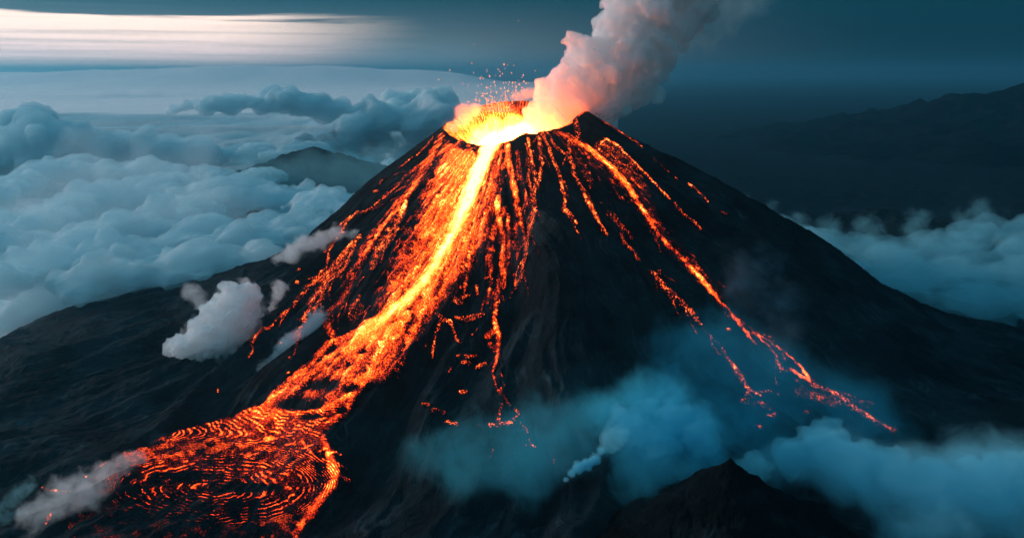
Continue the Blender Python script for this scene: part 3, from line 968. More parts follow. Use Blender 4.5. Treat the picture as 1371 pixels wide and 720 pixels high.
# --- right of the centre, dim threads
lava_strokes('lava_rivulet', 'dim red smear with a short rivulet on the middle of the right slope', 'lava rivulet', [
    [(827, 298, 5, .36), (835, 308, 7, .40), (845, 318, 5, .34)], [(831, 314, 3, .42), (838, 328, 4, .45), (846, 335, 3, .45), (856, 349, 2, .42)], [(805, 272, 2, .4)], [(813, 285, 6, .24), (830, 300, 8, .25)]], 'lava rivulets', seed=14, twigs=0.8)
lava_strokes('lava_rivulet', 'long dim thread of red embers left of the right stream reaching into blue fog', 'lava rivulet', [
    [(870, 363, 2.4, .45), (880, 373, 3, .46), (887, 384, 5, .45), (900, 396, 8, .33), (929, 423, 7, .30), (940, 440, 3, .36), (955, 455, 1.6, .36), (968, 465, 1.8, .40)],
    [(966, 468, 4, .45), (975, 482, 4, .45), (983, 492, 4, .46), (992, 508, 4, .46), (1003, 523, 4, .5), (1018, 531, 2.4, .48)], [(1003, 524, 4, .48), (998, 530, 3, .42)], [(883, 364, 3, .46)]], 'lava rivulets', seed=15, twigs=0.7)
# --- streams left of the chute
lava_strokes('lava_stream', 'long beaded orange stream down the left edge of the cone', 'lava flow', [
    [(591, 184, 9, .52), (582, 202, 9, .60), (570, 224, 9, .62), (550, 255, 9, .60), (525, 285, 9, .60), (505, 312, 10, .58), (488, 335, 11, .52), (478, 360, 8, .50), (468, 384, 9, .46), (458, 404, 8, .44), (442, 420, 8, .44),
     (438, 438, 10, .44), (446, 452, 8, .40)], [(572, 214, 3, .46), (540, 240, 3, .46), (520, 262, 3, .44)], [(470, 362, 5, .44), (456, 392, 5, .42)]], mat=M_LAVA, seed=16, twigs=1.3)
lava_strokes('lava_rivulet', 'thin red line bending along the far left shoulder of the cone', 'lava rivulet', [
    [(536, 246, 2.2, .44), (513, 267, 2.4, .50), (500, 277, 2.4, .5), (490, 284, 2.4, .52), (478, 285, 2.6, .52), (464, 299, 2.4, .48), (459, 306, 3, .46), (448, 326, 2.2, .46), (440, 340, 3, .48), (437, 358, 2.2, .45), (422, 373, 2, .42)]],
    'lava rivulets', seed=17, twigs=0.5)
for i, (lb, ln) in enumerate([('thin red line starting at the left lip of the crater on the skyline side', [(580, 182, 1.8, .42), (572, 196, 1.8, .46), (558, 209, 1.8, .44)]),
                              ('short red dash just below the thin line under the left lip of the crater', [(552, 212, 2, .46), (546, 217, 2, .45), (540, 222, 1.6, .42), (533, 226, 1.6, .4)]),
                              ('upper of two small red spots high on the left skyline of the cone', [(511, 243, 3, .46), (509, 247, 3, .44)]),
                              ('lower of two small red spots high on the left skyline of the cone', [(500, 258, 3, .46), (507, 256, 3, .44)])]):
    lava_strokes('lava_rivulet' if i < 2 else 'ember_patch', lb, 'lava rivulet' if i < 2 else 'embers', [ln], 'red dashes on the left skyline', seed=90 + i, rag=.2)
lava_strokes('lava_stream', 'branching lower left stream splitting into three beaded orange fingers', 'lava flow', [
    [(480, 318, 6, .60), (472, 326, 8, .60), (462, 340, 8, .52), (444, 364, 8, .50), (428, 376, 7, .48), (413, 384, 5, .46), (397, 404, 5, .46), (390, 414, 3, .5), (380, 420, 3, .52), (376, 426, 2.4, .5)],
    [(440, 370, 6, .48), (424, 394, 5, .46), (415, 409, 6, .45), (408, 430, 6, .44), (401, 446, 5, .42), (393, 456, 3, .42)], [(437, 378, 5, .46), (431, 400, 4, .45), (424, 412, 4, .44), (412, 420, 4, .4)],
    [(476, 326, 3, .48), (466, 350, 3, .46), (460, 362, 3, .46), (444, 370, 5, .45)]], seed=19, twigs=1.5)
lava_strokes('lava_rivulet', 'short rivulet with a yellow bright head between the left stream and the chute', 'lava rivulet', [
    [(544, 272, 5, .86), (541, 279, 6, .90), (535, 290, 9, .56), (526, 305, 11, .46), (514, 325, 11, .44), (504, 342, 9, .42), (498, 360, 6, .44)], [(486, 372, 2.4, .36), (478, 384, 2, .34)]], 'lava rivulets', seed=20, twigs=0.9)
lava_strokes('lava_rivulet', 'lone dull red tongue beside the foot of the chute', 'lava rivulet', [[(481, 397, 3, .42), (474, 408, 7, .47), (466, 424, 4, .42)], [(480, 412, 14, .28), (474, 428, 10, .26)]], 'lava rivulets', seed=21, rag=.2)
lava_strokes('lava_rivulet', 'isolated crooked red rivulet on the left slope beside the big steam cloud', 'lava rivulet', [
    [(367, 435, 3, .48), (359, 441, 4, .48), (350, 442, 4, .48), (343, 450, 3, .46), (337, 463, 4, .48)], [(337, 463, 3, .42), (339, 471, 2.6, .44), (334, 479, 2.6, .44)]], 'lava rivulets', seed=22, rag=.2)
for i, ln in enumerate([[(400, 362, 3, .5)], [(398, 379, 4, .5)], [(377, 460, 4, .5)], [(292, 523, 2.4, .5), (292, 526, 2.4, .5)], [(388, 480, 3, .45)], [(386, 500, 3, .45)]]):
    lava_strokes('ember_patch', 'single red ember spot on the black left slope', 'embers', [ln], 'single embers on the left slope', seed=60 + i, amp=.3, rag=.1)
for i, ln in enumerate([[(180, 608, 2.6, .5), (165, 614, 3, .48), (140, 622, 3, .46), (128, 630, 2, .42)], [(196, 606, 3, .46), (172, 622, 3, .46), (150, 634, 2.4, .46), (112, 640, 2, .42)],
                        [(205, 618, 2.6, .48), (184, 628, 2.4, .46), (150, 642, 2.4, .44), (118, 652, 2, .42)], [(204, 630, 2.2, .48), (176, 646, 2.2, .46), (140, 664, 2.2, .44)], [(95, 660, 2, .38), (72, 658, 3, .42), (56, 654, 2, .40)], [(68, 690, 4, .42), (62, 702, 3, .4)]]):
    lava_strokes('lava_rivulet', 'thin pink line of lava running off the left tip of the fan under white steam', 'lava rivulet', [ln], 'thin lines at the tip of the fan', seed=70 + i, amp=1.2, rag=.2)

# ------------------------------------------------------------------ clouds, steam and smoke
def mat_vapour(name, color, density, aniso=0.2, skin=0.10, skin_col=None, soft=None):
    """droplets filling a closed shape: a scattering volume, with a little of the light turned back at its surface"""
    m, g = new_mat(name)
    v = g.n('ShaderNodeVolumePrincipled')
    v.inputs['Color'].default_value = (*color, 1)
    v.inputs['Density'].default_value = density
    v.inputs['Anisotropy'].default_value = aniso
    out = g.n('ShaderNodeOutputMaterial')
    g.t.links.new(v.outputs[0], out.inputs['Volume'])
    tr = g.n('ShaderNodeBsdfTransparent')
    df = g.n('ShaderNodeBsdfDiffuse')
    df.inputs['Color'].default_value = (*(skin_col or color), 1)
    mx = g.n('ShaderNodeMixShader')
    mx.inputs[0].default_value = skin
    g.t.links.new(tr.outputs[0], mx.inputs[1])
    g.t.links.new(df.outputs[0], mx.inputs[2])
    g.t.links.new(mx.outputs[0], out.inputs['Surface'])
    return m


def mat_blobs(name, color, density, blobs, scale, rough=0.9, lo=0.25, hi=0.95, aniso=0.2, skin=0.003, detail=4):
    """thin drifting vapour: dense round its lobes (world x, y, z, radius), torn by turbulence and dying away outwards"""
    m, g = new_mat(name)
    pos = g.n('ShaderNodeNewGeometry').outputs['Position']
    n = g.noise(pos, scale, detail + 1, 0.64, 0.5)
    f = None
    for x, y, z, r in blobs:
        d = g.vmath('MULTIPLY', g.vmath('SUBTRACT', pos, (x, y, z)), (1 / r, 1 / r, 1 / r))
        dn = g.n('ShaderNodeVectorMath', operation='DOT_PRODUCT')
        g.put(dn.inputs[0], d)
        g.put(dn.inputs[1], d)
        q = g.math('SUBTRACT', 1.0, dn.outputs['Value'], clamp=True)
        q = g.math('MULTIPLY', q, q)
        f = q if f is None else g.math('ADD', f, q)
    f = g.math('MINIMUM', f, 1.15)
    t = g.math('ADD', f, g.math('MULTIPLY', g.math('SUBTRACT', n, 0.5), 2.0 * rough))
    d = g.math('MULTIPLY', g.smooth(t, lo, hi), g.smooth(f, 0.0, 0.30))
    v = g.n('ShaderNodeVolumePrincipled')
    v.inputs['Color'].default_value = (*color, 1)
    v.inputs['Anisotropy'].default_value = aniso
    g.put(v.inputs['Density'], g.math('MULTIPLY', d, density))
    out = g.n('ShaderNodeOutputMaterial')
    g.t.links.new(v.outputs[0], out.inputs['Volume'])
    tr = g.n('ShaderNodeBsdfTransparent')
    df = g.n('ShaderNodeBsdfDiffuse')
    df.inputs['Color'].default_value = (*color, 1)
    mx = g.n('ShaderNodeMixShader')
    mx.inputs[0].default_value = skin
    g.t.links.new(tr.outputs[0], mx.inputs[1])
    g.t.links.new(df.outputs[0], mx.inputs[2])
    g.t.links.new(mx.outputs[0], out.inputs['Surface'])
    return m


def ico(sub):
    bm = bmesh.new()
    bmesh.ops.create_icosphere(bm, subdivisions=sub, radius=1.0)
    v = np.array([x.co[:] for x in bm.verts])
    f = np.array([[q.index for q in p.verts] for p in bm.faces])
    bm.free()
    return v, f


ICO_V, ICO_F = ico(3)


def remeshed(V, Fc, voxel):
    me = bpy.data.meshes.new('tmp')
    me.from_pydata(V.tolist(), [], Fc.tolist())
    o = bpy.data.objects.new('tmp', me)
    COL.objects.link(o)
    md = o.modifiers.new('r', 'REMESH')
    md.mode = 'VOXEL'
    md.voxel_size = voxel
    dg = bpy.context.evaluated_depsgraph_get()
    ev = o.evaluated_get(dg)
    em = ev.to_mesh()
    n = len(em.vertices)
    v = np.zeros(n * 3, np.float32)
    em.vertices.foreach_get('co', v)
    em.calc_loop_triangles()
    t = np.zeros(len(em.loop_triangles) * 3, np.int32)
    em.loop_triangles.foreach_get('vertices', t)
    ev.to_mesh_clear()
    bpy.data.objects.remove(o)
    bpy.data.meshes.remove(me)
    return v.reshape(-1, 3).astype(float), t.reshape(-1, 3)


def vnormals(V, T):
    a, b, c = V[T[:, 0]], V[T[:, 1]], V[T[:, 2]]
    fn = np.cross(b - a, c - a)
    N = np.zeros_like(V)
    for i in range(3):
        np.add.at(N, T[:, i], fn)
    return N / np.maximum(np.linalg.norm(N, axis=1, keepdims=True), 1e-9)


def billow(V, T, size, amp, seed, octaves=4, gain=0.52, drift=1.0):
    ca, sa = math.cos(R(24)), math.sin(R(24))
    for o in range(octaves):
        N = vnormals(V, T)
        Q = np.stack([(V[:, 0] * ca + V[:, 1] * sa) / drift, V[:, 1] * ca - V[:, 0] * sa, V[:, 2]], -1)
        d = np.abs(perlin3(Q / size, seed + o)) * 2.4 - 0.55
        V = V + N * (amp * d)[:, None]
        size *= 0.5
        amp *= gain
    return V


def puff(name, label, cat, blobs, mat, group=None, voxel=None, size=None, amp=None, seed=0, octaves=4, extra=0, squash=1.0, spread=0.75, gain=0.52, kind=None, floor=None):
    """vapour grown from round lobes; blobs are (photo x, photo y, radius in photo pixels, distance)"""
    r_ = np.random.default_rng(seed + 5)
    Vs, Fs, n = [], [], 0
    rs = []
    for px, py, rp, Y in blobs:
        if Y is None:
            Y = float(hit(np.array([px * 1.]), np.array([min(py, 719.)]))[0, 1]) * 0.955 - 0.25 * rp
        c = at(px, py, Y)
        r = rp * np.linalg.norm(c) / F
        rs.append(r)
        L = [(c, r)]
        for _ in range(extra):
            d = r_.normal(size=3)
            d /= np.linalg.norm(d)
            d[2] *= squash
            k = r_.uniform(.35, .62)
            L.append((c + d * r * spread, r * k))
        for cc, rr in L:
            Vs.append(ICO_V * np.array([rr, rr, rr * squash]) + cc)
            Fs.append(ICO_F + n)
            n += len(ICO_V)
    rm = float(np.mean(rs))
    V, T = remeshed(np.concatenate(Vs), np.concatenate(Fs), voxel or rm / 14)
    V = billow(V, T, size or rm * 0.9, amp or rm * 0.22, seed, octaves, gain)
    V, T = remeshed(V, T, (voxel or rm / 14) * 1.0)
    o0 = V.mean(0)
    o0[2] = V[:, 2].min()
    o = mesh_obj(name, V - o0, T, mat)
    o.location = o0
    tag(o, label, cat, group, kind)
    return o


def chain(pts, n, jitter=0.25, seed=0):
    """lobes along a path: pts are (x, y, r, Y)"""
    r_ = np.random.default_rng(seed)
    P = np.array(pts, float)
    L = np.concatenate([[0], np.cumsum(np.hypot(np.diff(P[:, 0]), np.diff(P[:, 1])))])
    out = []
    for i in range(n):
        t = L[-1] * i / max(n - 1, 1)
        q = [np.interp(t, L, P[:, k]) for k in range(4)]
        j = r_.normal(size=3) * q[2] * jitter
        out.append((q[0] + j[0], q[1] + j[1], q[2] * r_.uniform(.75, 1.15), q[3] + j[2] * 1.4))
    return out


def wisp(name, label, cat, blobs, color, density, group=None, seed=0, grow=1.3, rough=1.1, scale=None, skin=0.003, lo=0.25, hi=0.95):
    """soft vapour round lobes (photo x, y, radius, distance or None for just off the ground)"""
    B, Vs, Fs, n = [], [], [], 0
    for px, py, rp, Y in blobs:
        if Y is None:
            Y = float(hit(np.array([px * 1.]), np.array([min(py, 719.)]))[0, 1]) * 0.965 - 0.3 * rp
        c = at(px, py, Y)
        r = rp * np.linalg.norm(c) / F * grow
        B.append((*c, r))
        Vs.append(ICO_V * r * 1.0 + c)
        Fs.append(ICO_F + n)
        n += len(ICO_V)
    rm = float(np.mean([b[3] for b in B]))
    V, T = remeshed(np.concatenate(Vs), np.concatenate(Fs), rm / 8)
    m = mat_blobs(name + '_vapour', color, density, [tuple(float(q) for q in b) for b in B], scale or 1.5 / rm, rough, lo, hi, skin=skin)
    o0 = V.mean(0)
    o0[2] = V[:, 2].min()
    o = mesh_obj(name, V - o0, T, m)
    o.location = o0
    tag(o, label, cat, group)
    return o


M_CLOUD = mat_vapour('cloud_droplets', (0.64, 0.86, 0.915), 0.018, 0.1, 0.20, (0.92, 0.95, 0.96))
M_DECK = mat_vapour('cloud_deck_droplets', (0.74, 0.90, 0.94), 0.012, 0.2, 0.16, (0.9, 0.95, 0.96))
M_BANK = mat_vapour('cloud_bank_droplets', (0.40, 0.82, 0.92), 0.0075, 0.3, 0.025)
M_FARCLOUD = mat_vapour('far_cloud_droplets', (0.95, 0.97, 0.985), 0.0030, 0.3, 0.12)
M_PLUME = mat_vapour('plume_vapour', (0.985, 0.97, 0.97), 0.038, 0.0, 0.15)
M_STEAM = mat_vapour('steam_droplets', (0.98, 0.992, 0.996), 0.06, 0.0, 0.20)
WHITE = (0.93, 0.965, 0.985)
TEAL = (0.13, 0.78, 0.97)
TEALB = (0.40, 0.88, 0.985)


def cloud_lobes(name, label, rolls, fill, mat, voxel, seed, zc=-450.0, reg=(1800, 6000, -52, 1), cat='clouds', kind='stuff'):
    r_ = np.random.default_rng(seed)
    Vs, Fs, n = [], [], 0

    def lobe(c, r, sq):
        nonlocal n
        Vs.append(ICO_V * np.array([r * 1.5, r * 1.1, r * sq]) + c)
        Fs.append(ICO_F + n)
        n += len(ICO_V)
    for line, rp in rolls:
        for q in chain([(a, b, rp, 0) for a, b in line], max(3, int(sum(math.hypot(line[i + 1][0] - line[i][0], line[i + 1][1] - line[i][1]) for i in range(len(line) - 1)) / rp * 1.5)), .12, seed + int(line[0][0])):
            d = ray(q[0], q[1] + q[2] * .8)
            t = zc / d[2]
            if t < 0 or t > 8000:
                continue
            c = d * t
            r = min(q[2] * t / F, 140)
            lobe(c - np.array([0, 0, r * .35]), r, .8)
            for _ in range(5):
                k = r_.normal(size=3)
                k /= np.linalg.norm(k)
                rr = r * r_.uniform(.3, .6)
                lobe(c + k * r * np.array([1.2, .9, .62]) - np.array([0, 0, r * .3]), rr, .85)
            for _ in range(7):
                k = r_.normal(size=3)
                k /= np.linalg.norm(k)
                k[2] = abs(k[2])
                lobe(c + k * r * np.array([1.7, 1.1, .78]) - np.array([0, 0, r * .3]), r * r_.uniform(.12, .28), .85)
    for _ in range(fill):
        D = r_.uniform(reg[0], reg[1])
        A = R(r_.uniform(reg[2], reg[3]))
        r = r_.uniform(50, 120)
        lobe(np.array([D * math.sin(A), D * math.cos(A), zc - 95 - r_.uniform(0, 50)]), r, .55)
    V, T = remeshed(np.concatenate(Vs), np.concatenate(Fs), voxel)
    V = billow(V, T, 125, 27, seed, 5, .54, 1.4)
    V, T = remeshed(V, T, voxel)
    o = mesh_obj(name, V, T, mat)
    tag(o, label, cat, None, kind)


def cloud_sheet(name, label, az0, az1, d0, d1, nr, na, base, amp, mask, mat, seed, towers=(), thick=150.0, stretch=1.0, kind='stuff', cat='clouds'):
    az = np.linspace(R(az0), R(az1), na)
    d = np.geomspace(d0, d1, nr)
    x = d[:, None] * np.sin(az)
    y = d[:, None] * np.cos(az)
    D = d[:, None] + 0 * az
    # slanted rolls: stretched along one direction
    ca, sa = math.cos(R(28)), math.sin(R(28))
    u = (x * ca + y * sa) / stretch
    v = -x * sa + y * ca
    wu = 260 * perlin2(u / 900, v / 900, seed + 1)
    wv = 260 * perlin2(u / 900 + 7, v / 900, seed + 2)
    u2, v2 = u + wu, v + wv
    h = np.zeros_like(x)
    a, L = 1.0, 1150.0
    for o in range(6):
        n = np.abs(perlin2(u2 / L, v2 / L, seed + 10 + o)) * 2.0 if o else 0.5 + 0.9 * perlin2(u2 / L, v2 / L, seed + 10)
        h += a * n
        a *= 0.50 if o else 0.62
        L *= 0.48
    h = h / 2.0
    M = mask(x, y, D, np.degrees(np.arctan2(x, y)) + 0 * x)
    big = 0.35 + 0.65 * sstep(fbm2(x / 2600, y / 2600, seed + 40, 2), -0.5, 0.5)
    top = base + amp * h * big * sstep(D, d1, d1 * 0.35)
    for px, py, rp, Y, k in towers:
        c = at(px, py, Y)
        r = rp * np.linalg.norm(c) / F
        dd = np.hypot((x - c[0]), (y - c[1]) * 0.75) / r
        lump = np.exp(-dd ** 2 * 1.1)
        top = np.maximum(top, base + (c[2] - base) * lump * (0.72 + 0.36 * k * h) )
    T = np.maximum(M, 0)
    bot = np.minimum(base - 40 - 0 * x, top - 8)
    top = bot + (top - bot) * T
    lo = bot - thick * T
    V = np.concatenate([np.stack([x, y, top], -1).reshape(-1, 3), np.stack([x, y, lo], -1).reshape(-1, 3)])
    f = grid_faces(nr, na)
    n = nr * na
    i = np.arange(nr - 1)
    j = np.arange(na - 1)
    last = (nr - 1) * na
    side = [np.stack([i * na, (i + 1) * na, (i + 1) * na + n, i * na + n], -1),
            np.stack([i * na + na - 1, i * na + na - 1 + n, (i + 1) * na + na - 1 + n, (i + 1) * na + na - 1], -1),
            np.stack([j, j + n, j + 1 + n, j + 1], -1),
            np.stack([last + j, last + j + 1, last + j + 1 + n, last + j + n], -1)]
    Fc = np.concatenate([f, (f + n)[:, ::-1]] + [q[:, ::-1] for q in side])
    o = mesh_obj(name, V, Fc, mat)
    tag(o, label, cat, None, kind)
    return o


def left_mask(x, y, D, A):
    n = fbm2(x / 420, y / 420, 301, 4)
    edge = 1720 + 240 * n + 500 * sstep(A, -20, -5)
    return sstep(D, edge, edge + 330) * sstep(A + 1.2 * n, 6, -2) * sstep(A, -54.5, -50)


def right_mask(x, y, D, A):
    n = fbm2(x / 300, y / 300, 311, 4)
    return sstep(D + 180 * n, 2150, 2600) * sstep(D + 260 * n, 3650, 3000) * sstep(A, 4, 12) * sstep(A, 47.5, 44)


cloud_sheet('cloud_deck', 'low even deck of blue-grey cloud stretching to the left horizon', -55, 7, 1500, 30000, 700, 600, -640, 230, left_mask, M_DECK, 401, stretch=1.8, thick=80)
cloud_lobes('cloud_sea', 'rolling heaps of blue-grey cloud filling the left behind the volcano', [
    ([(-30, 300), (60, 266), (120, 248), (180, 235), (215, 234), (250, 246)], 24), ([(-30, 245), (40, 222), (90, 208), (150, 217), (210, 216), (300, 226), (350, 222)], 17),
    ([(95, 305), (150, 284), (200, 277), (260, 252), (300, 243), (345, 237)], 24), ([(10, 338), (80, 326), (120, 304), (170, 322), (230, 302), (280, 296)], 26), ([(110, 350), (140, 332), (180, 338), (240, 330), (290, 312), (330, 292), (380, 276)], 26),
    ([(-40, 318), (50, 302), (100, 292)], 22), ([(250, 346), (300, 332), (345, 316), (400, 290)], 20), ([(355, 284), (395, 278), (440, 284)], 18), ([(400, 262), (440, 264), (480, 270)], 14), ([(370, 246), (400, 244), (440, 252), (480, 254), (520, 236)], 17), ([(-20, 200), (30, 188), (70, 182)], 12),
    ([(380, 190), (440, 182), (500, 176), (560, 172)], 11), ([(250, 196), (310, 188), (360, 196)], 11)], 170, M_CLOUD, 8.0, 405, reg=(2150, 6200, -52, 1))
puff('cumulus_cloud', 'tall lumpy cumulus heap standing out of the cloud sea at far left', 'cloud', chain([(20, 215, 34, 4700), (70, 200, 36, 4700), (105, 182, 30, 4700), (120, 172, 22, 4650), (150, 190, 34, 4750), (190, 190, 28, 4800), (230, 205, 26, 4850), (280, 215, 20, 4850)], 16, .22, 51),
     M_CLOUD, 'clouds rising from the cloud sea', size=170, amp=48, seed=491, extra=5, squash=0.75, voxel=14, octaves=4)
puff('cumulus_cloud', 'smaller cumulus tower cut by the left edge of the picture', 'cloud', chain([(-20, 190, 30, 6400), (15, 170, 26, 6400), (42, 152, 16, 6400), (60, 158, 12, 6400), (10, 190, 30, 6300)], 9, .2, 52),
     M_CLOUD, 'clouds rising from the cloud sea', size=170, amp=44, seed=493, extra=5, squash=0.8, voxel=16, octaves=4)
cloud_lobes('cloud_bank', 'pale blue cloud bank lying behind the right slope of the volcano', [
    ([(968, 258), (1000, 272), (1040, 284)], 13), ([(1040, 290), (1080, 302), (1120, 312), (1170, 312)], 17), ([(1160, 316), (1210, 318), (1260, 310), (1300, 298), (1350, 290), (1420, 284)], 20),
    ([(1120, 330), (1180, 336), (1250, 334), (1320, 320), (1400, 312)], 26), ([(1200, 358), (1270, 358), (1340, 348), (1410, 344)], 26), ([(1260, 378), (1340, 378), (1420, 374)], 24), ([(925, 232), (945, 244), (960, 252)], 9)],
    14, M_BANK, 9.0, 431, -470.0, (2300, 2900, 10, 36), 'cloud', 'thing')
cloud_sheet('far_cloud', 'pale flat sheet of cloud along the far left horizon under the pink sky', -50, 3, 5600, 36000, 160, 420, -330, 70,
            lambda x, y, D, A: sstep(D + 2200 * fbm2(x / 2300, y / 2300, 77, 5), 6800, 16000) ** 1.5 * sstep(D, 35500, 32000) * sstep(A, -49.5, -45) * sstep(A, 2.5, -4),
            M_FARCLOUD, 441, [(20, 93, 150, 27000, .3), (140, 89, 150, 27000, .3), (240, 85, 150, 27000, .3), (330, 81, 170, 27000, .3), (430, 82, 170, 27000, .3), (530, 88, 150, 27000, .3)], kind='thing', cat='cloud', thick=200)
puff('far_cloud', 'long flat cloud bank floating above the cloud sea in the distance', 'cloud', chain([(232, 148, 8, 5900), (275, 140, 17, 5900), (315, 138, 20, 5900), (360, 138, 24, 5900), (400, 140, 24, 5900), (440, 144, 20, 5900), (480, 150, 14, 5900), (505, 152, 8, 5900)], 22, .15, 54),
     M_CLOUD, 'distant cloud banks', size=200, amp=40, seed=501, extra=3, squash=0.55, voxel=14)
puff('far_cloud', 'lumpy cloud bank close behind the left shoulder of the crater', 'cloud', chain([(470, 178, 24, 5600), (510, 160, 28, 5800), (545, 138, 24, 6200), (560, 126, 14, 6200), (585, 145, 28, 6000), (560, 170, 36, 5800), (615, 165, 32, 5800)], 18, .2, 55),
     M_CLOUD, 'distant cloud banks', size=200, amp=44, seed=511, extra=4, squash=0.6, voxel=14)

wisp('mist', 'pale mist drifting round the foot of the small hill left of the volcano', 'mist', [(380, 238, 34, 3700), (430, 236, 40, 3700), (480, 236, 40, 3700), (520, 226, 34, 3700), (340, 226, 30, 3900)], TEALB, 0.0018, seed=519, grow=1.5, rough=1.2)
wisp('mist', 'soft streaks of mist lying over the rolling cloud sea on the left', 'mist', [(60, 330, 60, 2200), (150, 320, 60, 2400), (250, 300, 60, 2450), (330, 280, 50, 2600), (40, 270, 60, 2700), (150, 262, 60, 2800), (260, 250, 50, 2950), (120, 225, 60, 3500), (260, 220, 60, 3700), (60, 390, 60, 1950), (180, 372, 50, 2050)], (0.80, 0.93, 0.96), 0.0016, seed=517, grow=1.7, rough=1.6, lo=.4, hi=1.2, scale=0.006)

wisp('mist', 'ragged wisps of cloud brushing the right skyline of the volcano', 'mist', [(925, 232, 8, 2300), (942, 244, 9, 2300), (968, 258, 11, 2350), (1000, 272, 14, 2400), (1030, 282, 15, 2450), (1070, 294, 18, 2480), (1110, 306, 20, 2500), (1160, 308, 24, 2560), (1230, 310, 26, 2650), (1310, 296, 28, 2750)], TEALB, 0.006, seed=515, grow=1.6, rough=1.6, lo=.4, hi=1.2, scale=0.02)

# the eruption plume
puff('smoke_plume', 'towering pink and grey smoke plume billowing out of the crater to the upper right', 'smoke plume',
     [(738, 160, 22, 1830), (722, 152, 16, 1800), (760, 148, 26, 1850), (745, 128, 24, 1850), (775, 132, 30, 1870), (760, 112, 26, 1870), (800, 118, 36, 1890), (820, 132, 24, 1880), (790, 82, 30, 1900), (780, 70, 22, 1890), (830, 92, 42, 1920), (855, 112, 26, 1920),
      (835, 52, 40, 1930), (870, 70, 38, 1950), (838, 18, 30, 1930), (860, 20, 40, 1950), (900, 36, 32, 1985), (876, -20, 46, 1980), (922, 2, 36, 2010), (915, -60, 50, 2020), (945, -30, 26, 2050), (960, -90, 56, 2060)],
     M_PLUME, seed=521, extra=7, voxel=2.4, size=44, amp=11, octaves=5, gain=.53)
wisp('thin_smoke', 'dim grey smoke trailing off the dark right side of the plume', 'smoke', [(862, 112, 20, 1960), (890, 82, 28, 1990), (925, 52, 32, 2020), (955, 24, 36, 2050), (985, -4, 40, 2080), (1010, -30, 44, 2100)], (0.6, 0.75, 0.8), 0.007, seed=529, grow=1.5, rough=1.5, lo=.35, hi=1.4, scale=0.02)
wisp('crater_fume', 'small pink puff of smoke at the left lip of the crater', 'smoke', [(604, 172, 10, 1790), (620, 160, 12, 1800), (628, 150, 12, 1810), (638, 146, 9, 1820), (616, 148, 9, 1810)], (0.95, 0.82, 0.78), 0.055, seed=531, grow=1.5)
wisp('crater_fume', 'rosy haze of smoke along the back rim of the crater', 'smoke', [(690, 130, 8, 1950), (706, 126, 10, 1950), (722, 124, 11, 1950), (736, 122, 12, 1940)], (0.95, 0.85, 0.82), 0.05, seed=541, grow=1.5)
# steam on the left slope
puff('steam_cloud', 'big white steam cloud boiling up beside the left slope', 'steam', [(250, 464, 16, 1330), (275, 458, 24, 1340), (300, 450, 28, 1350), (318, 430, 24, 1360), (325, 405, 20, 1370), (312, 412, 24, 1370), (335, 400, 12, 1370), (290, 432, 20, 1350), (310, 392, 12, 1370), (232, 466, 7, 1330)],
     M_STEAM, seed=551, extra=8, voxel=1.1, size=26, amp=6.5, octaves=5, gain=.6)
wisp('steam_cloud', 'torn veil of steam trailing from the big white steam cloud', 'steam', [(236, 462, 12, 1320), (262, 440, 16, 1340), (300, 470, 18, 1330), (335, 440, 18, 1360), (342, 410, 18, 1380), (330, 384, 14, 1390), (300, 390, 14, 1380)], WHITE, 0.03, seed=557, grow=1.6, rough=1.7, lo=.4, hi=1.2, scale=0.06)
wisp('steam_cloud', 'smaller grey steam puff leaning left above the big white steam cloud', 'steam', [(258, 392, 14, 1420), (270, 404, 13, 1420), (252, 388, 10, 1420), (276, 416, 9, 1410)], WHITE, 0.03, seed=561, grow=1.5, rough=1.6, lo=.4, hi=1.3)
wisp('steam_cloud', 'thin upright wisp of white steam between the big steam cloud and the lava', 'steam', chain([(360, 420, 3, 1440), (366, 405, 7, 1440), (375, 392, 9, 1450), (371, 380, 9, 1450), (384, 384, 6, 1450)], 9, .2, 3), WHITE, 0.06, seed=571, grow=1.5, rough=1.6, lo=.4, hi=1.3)
wisp('steam_cloud', 'slanting trail of lilac steam rising beside the main lava flow', 'steam', chain([(316, 526, 5, 1250), (335, 512, 8, 1260), (352, 496, 10, 1270), (372, 480, 13, 1290), (392, 462, 15, 1310), (412, 444, 16, 1330), (428, 428, 14, 1350)], 12, .15, 4), WHITE, 0.085, seed=581, grow=1.45, rough=1.5, lo=.35, hi=.95, scale=0.09)
wisp('steam_cloud', 'soft lilac steam drifting up the left shoulder of the cone', 'steam', chain([(372, 350, 10, 1560), (392, 332, 14, 1570), (412, 326, 15, 1580), (436, 318, 12, 1590), (462, 312, 12, 1590), (478, 312, 8, 1590)], 12, .25, 5), WHITE, 0.05, seed=591, grow=1.5, hi=1.2, lo=0.4, rough=1.4)
wisp('steam_cloud', 'spreading white steam over the left tip of the lava fan', 'steam', chain([(40, 690, 26, 920), (70, 680, 28, 930), (100, 668, 30, 940), (130, 645, 26, 960), (160, 625, 20, 990), (190, 610, 13, 1010)], 12, .2, 6), WHITE, 0.022, seed=601, grow=1.4, hi=1.3, lo=0.5, rough=2.2)
wisp('steam_cloud', 'faint blue steam tuft near the bottom left corner', 'steam', [(30, 655, 16, 960), (12, 690, 24, 930), (38, 648, 10, 960)], TEALB, 0.016, seed=611, grow=1.4, hi=1.3, lo=0.5, rough=2.2)
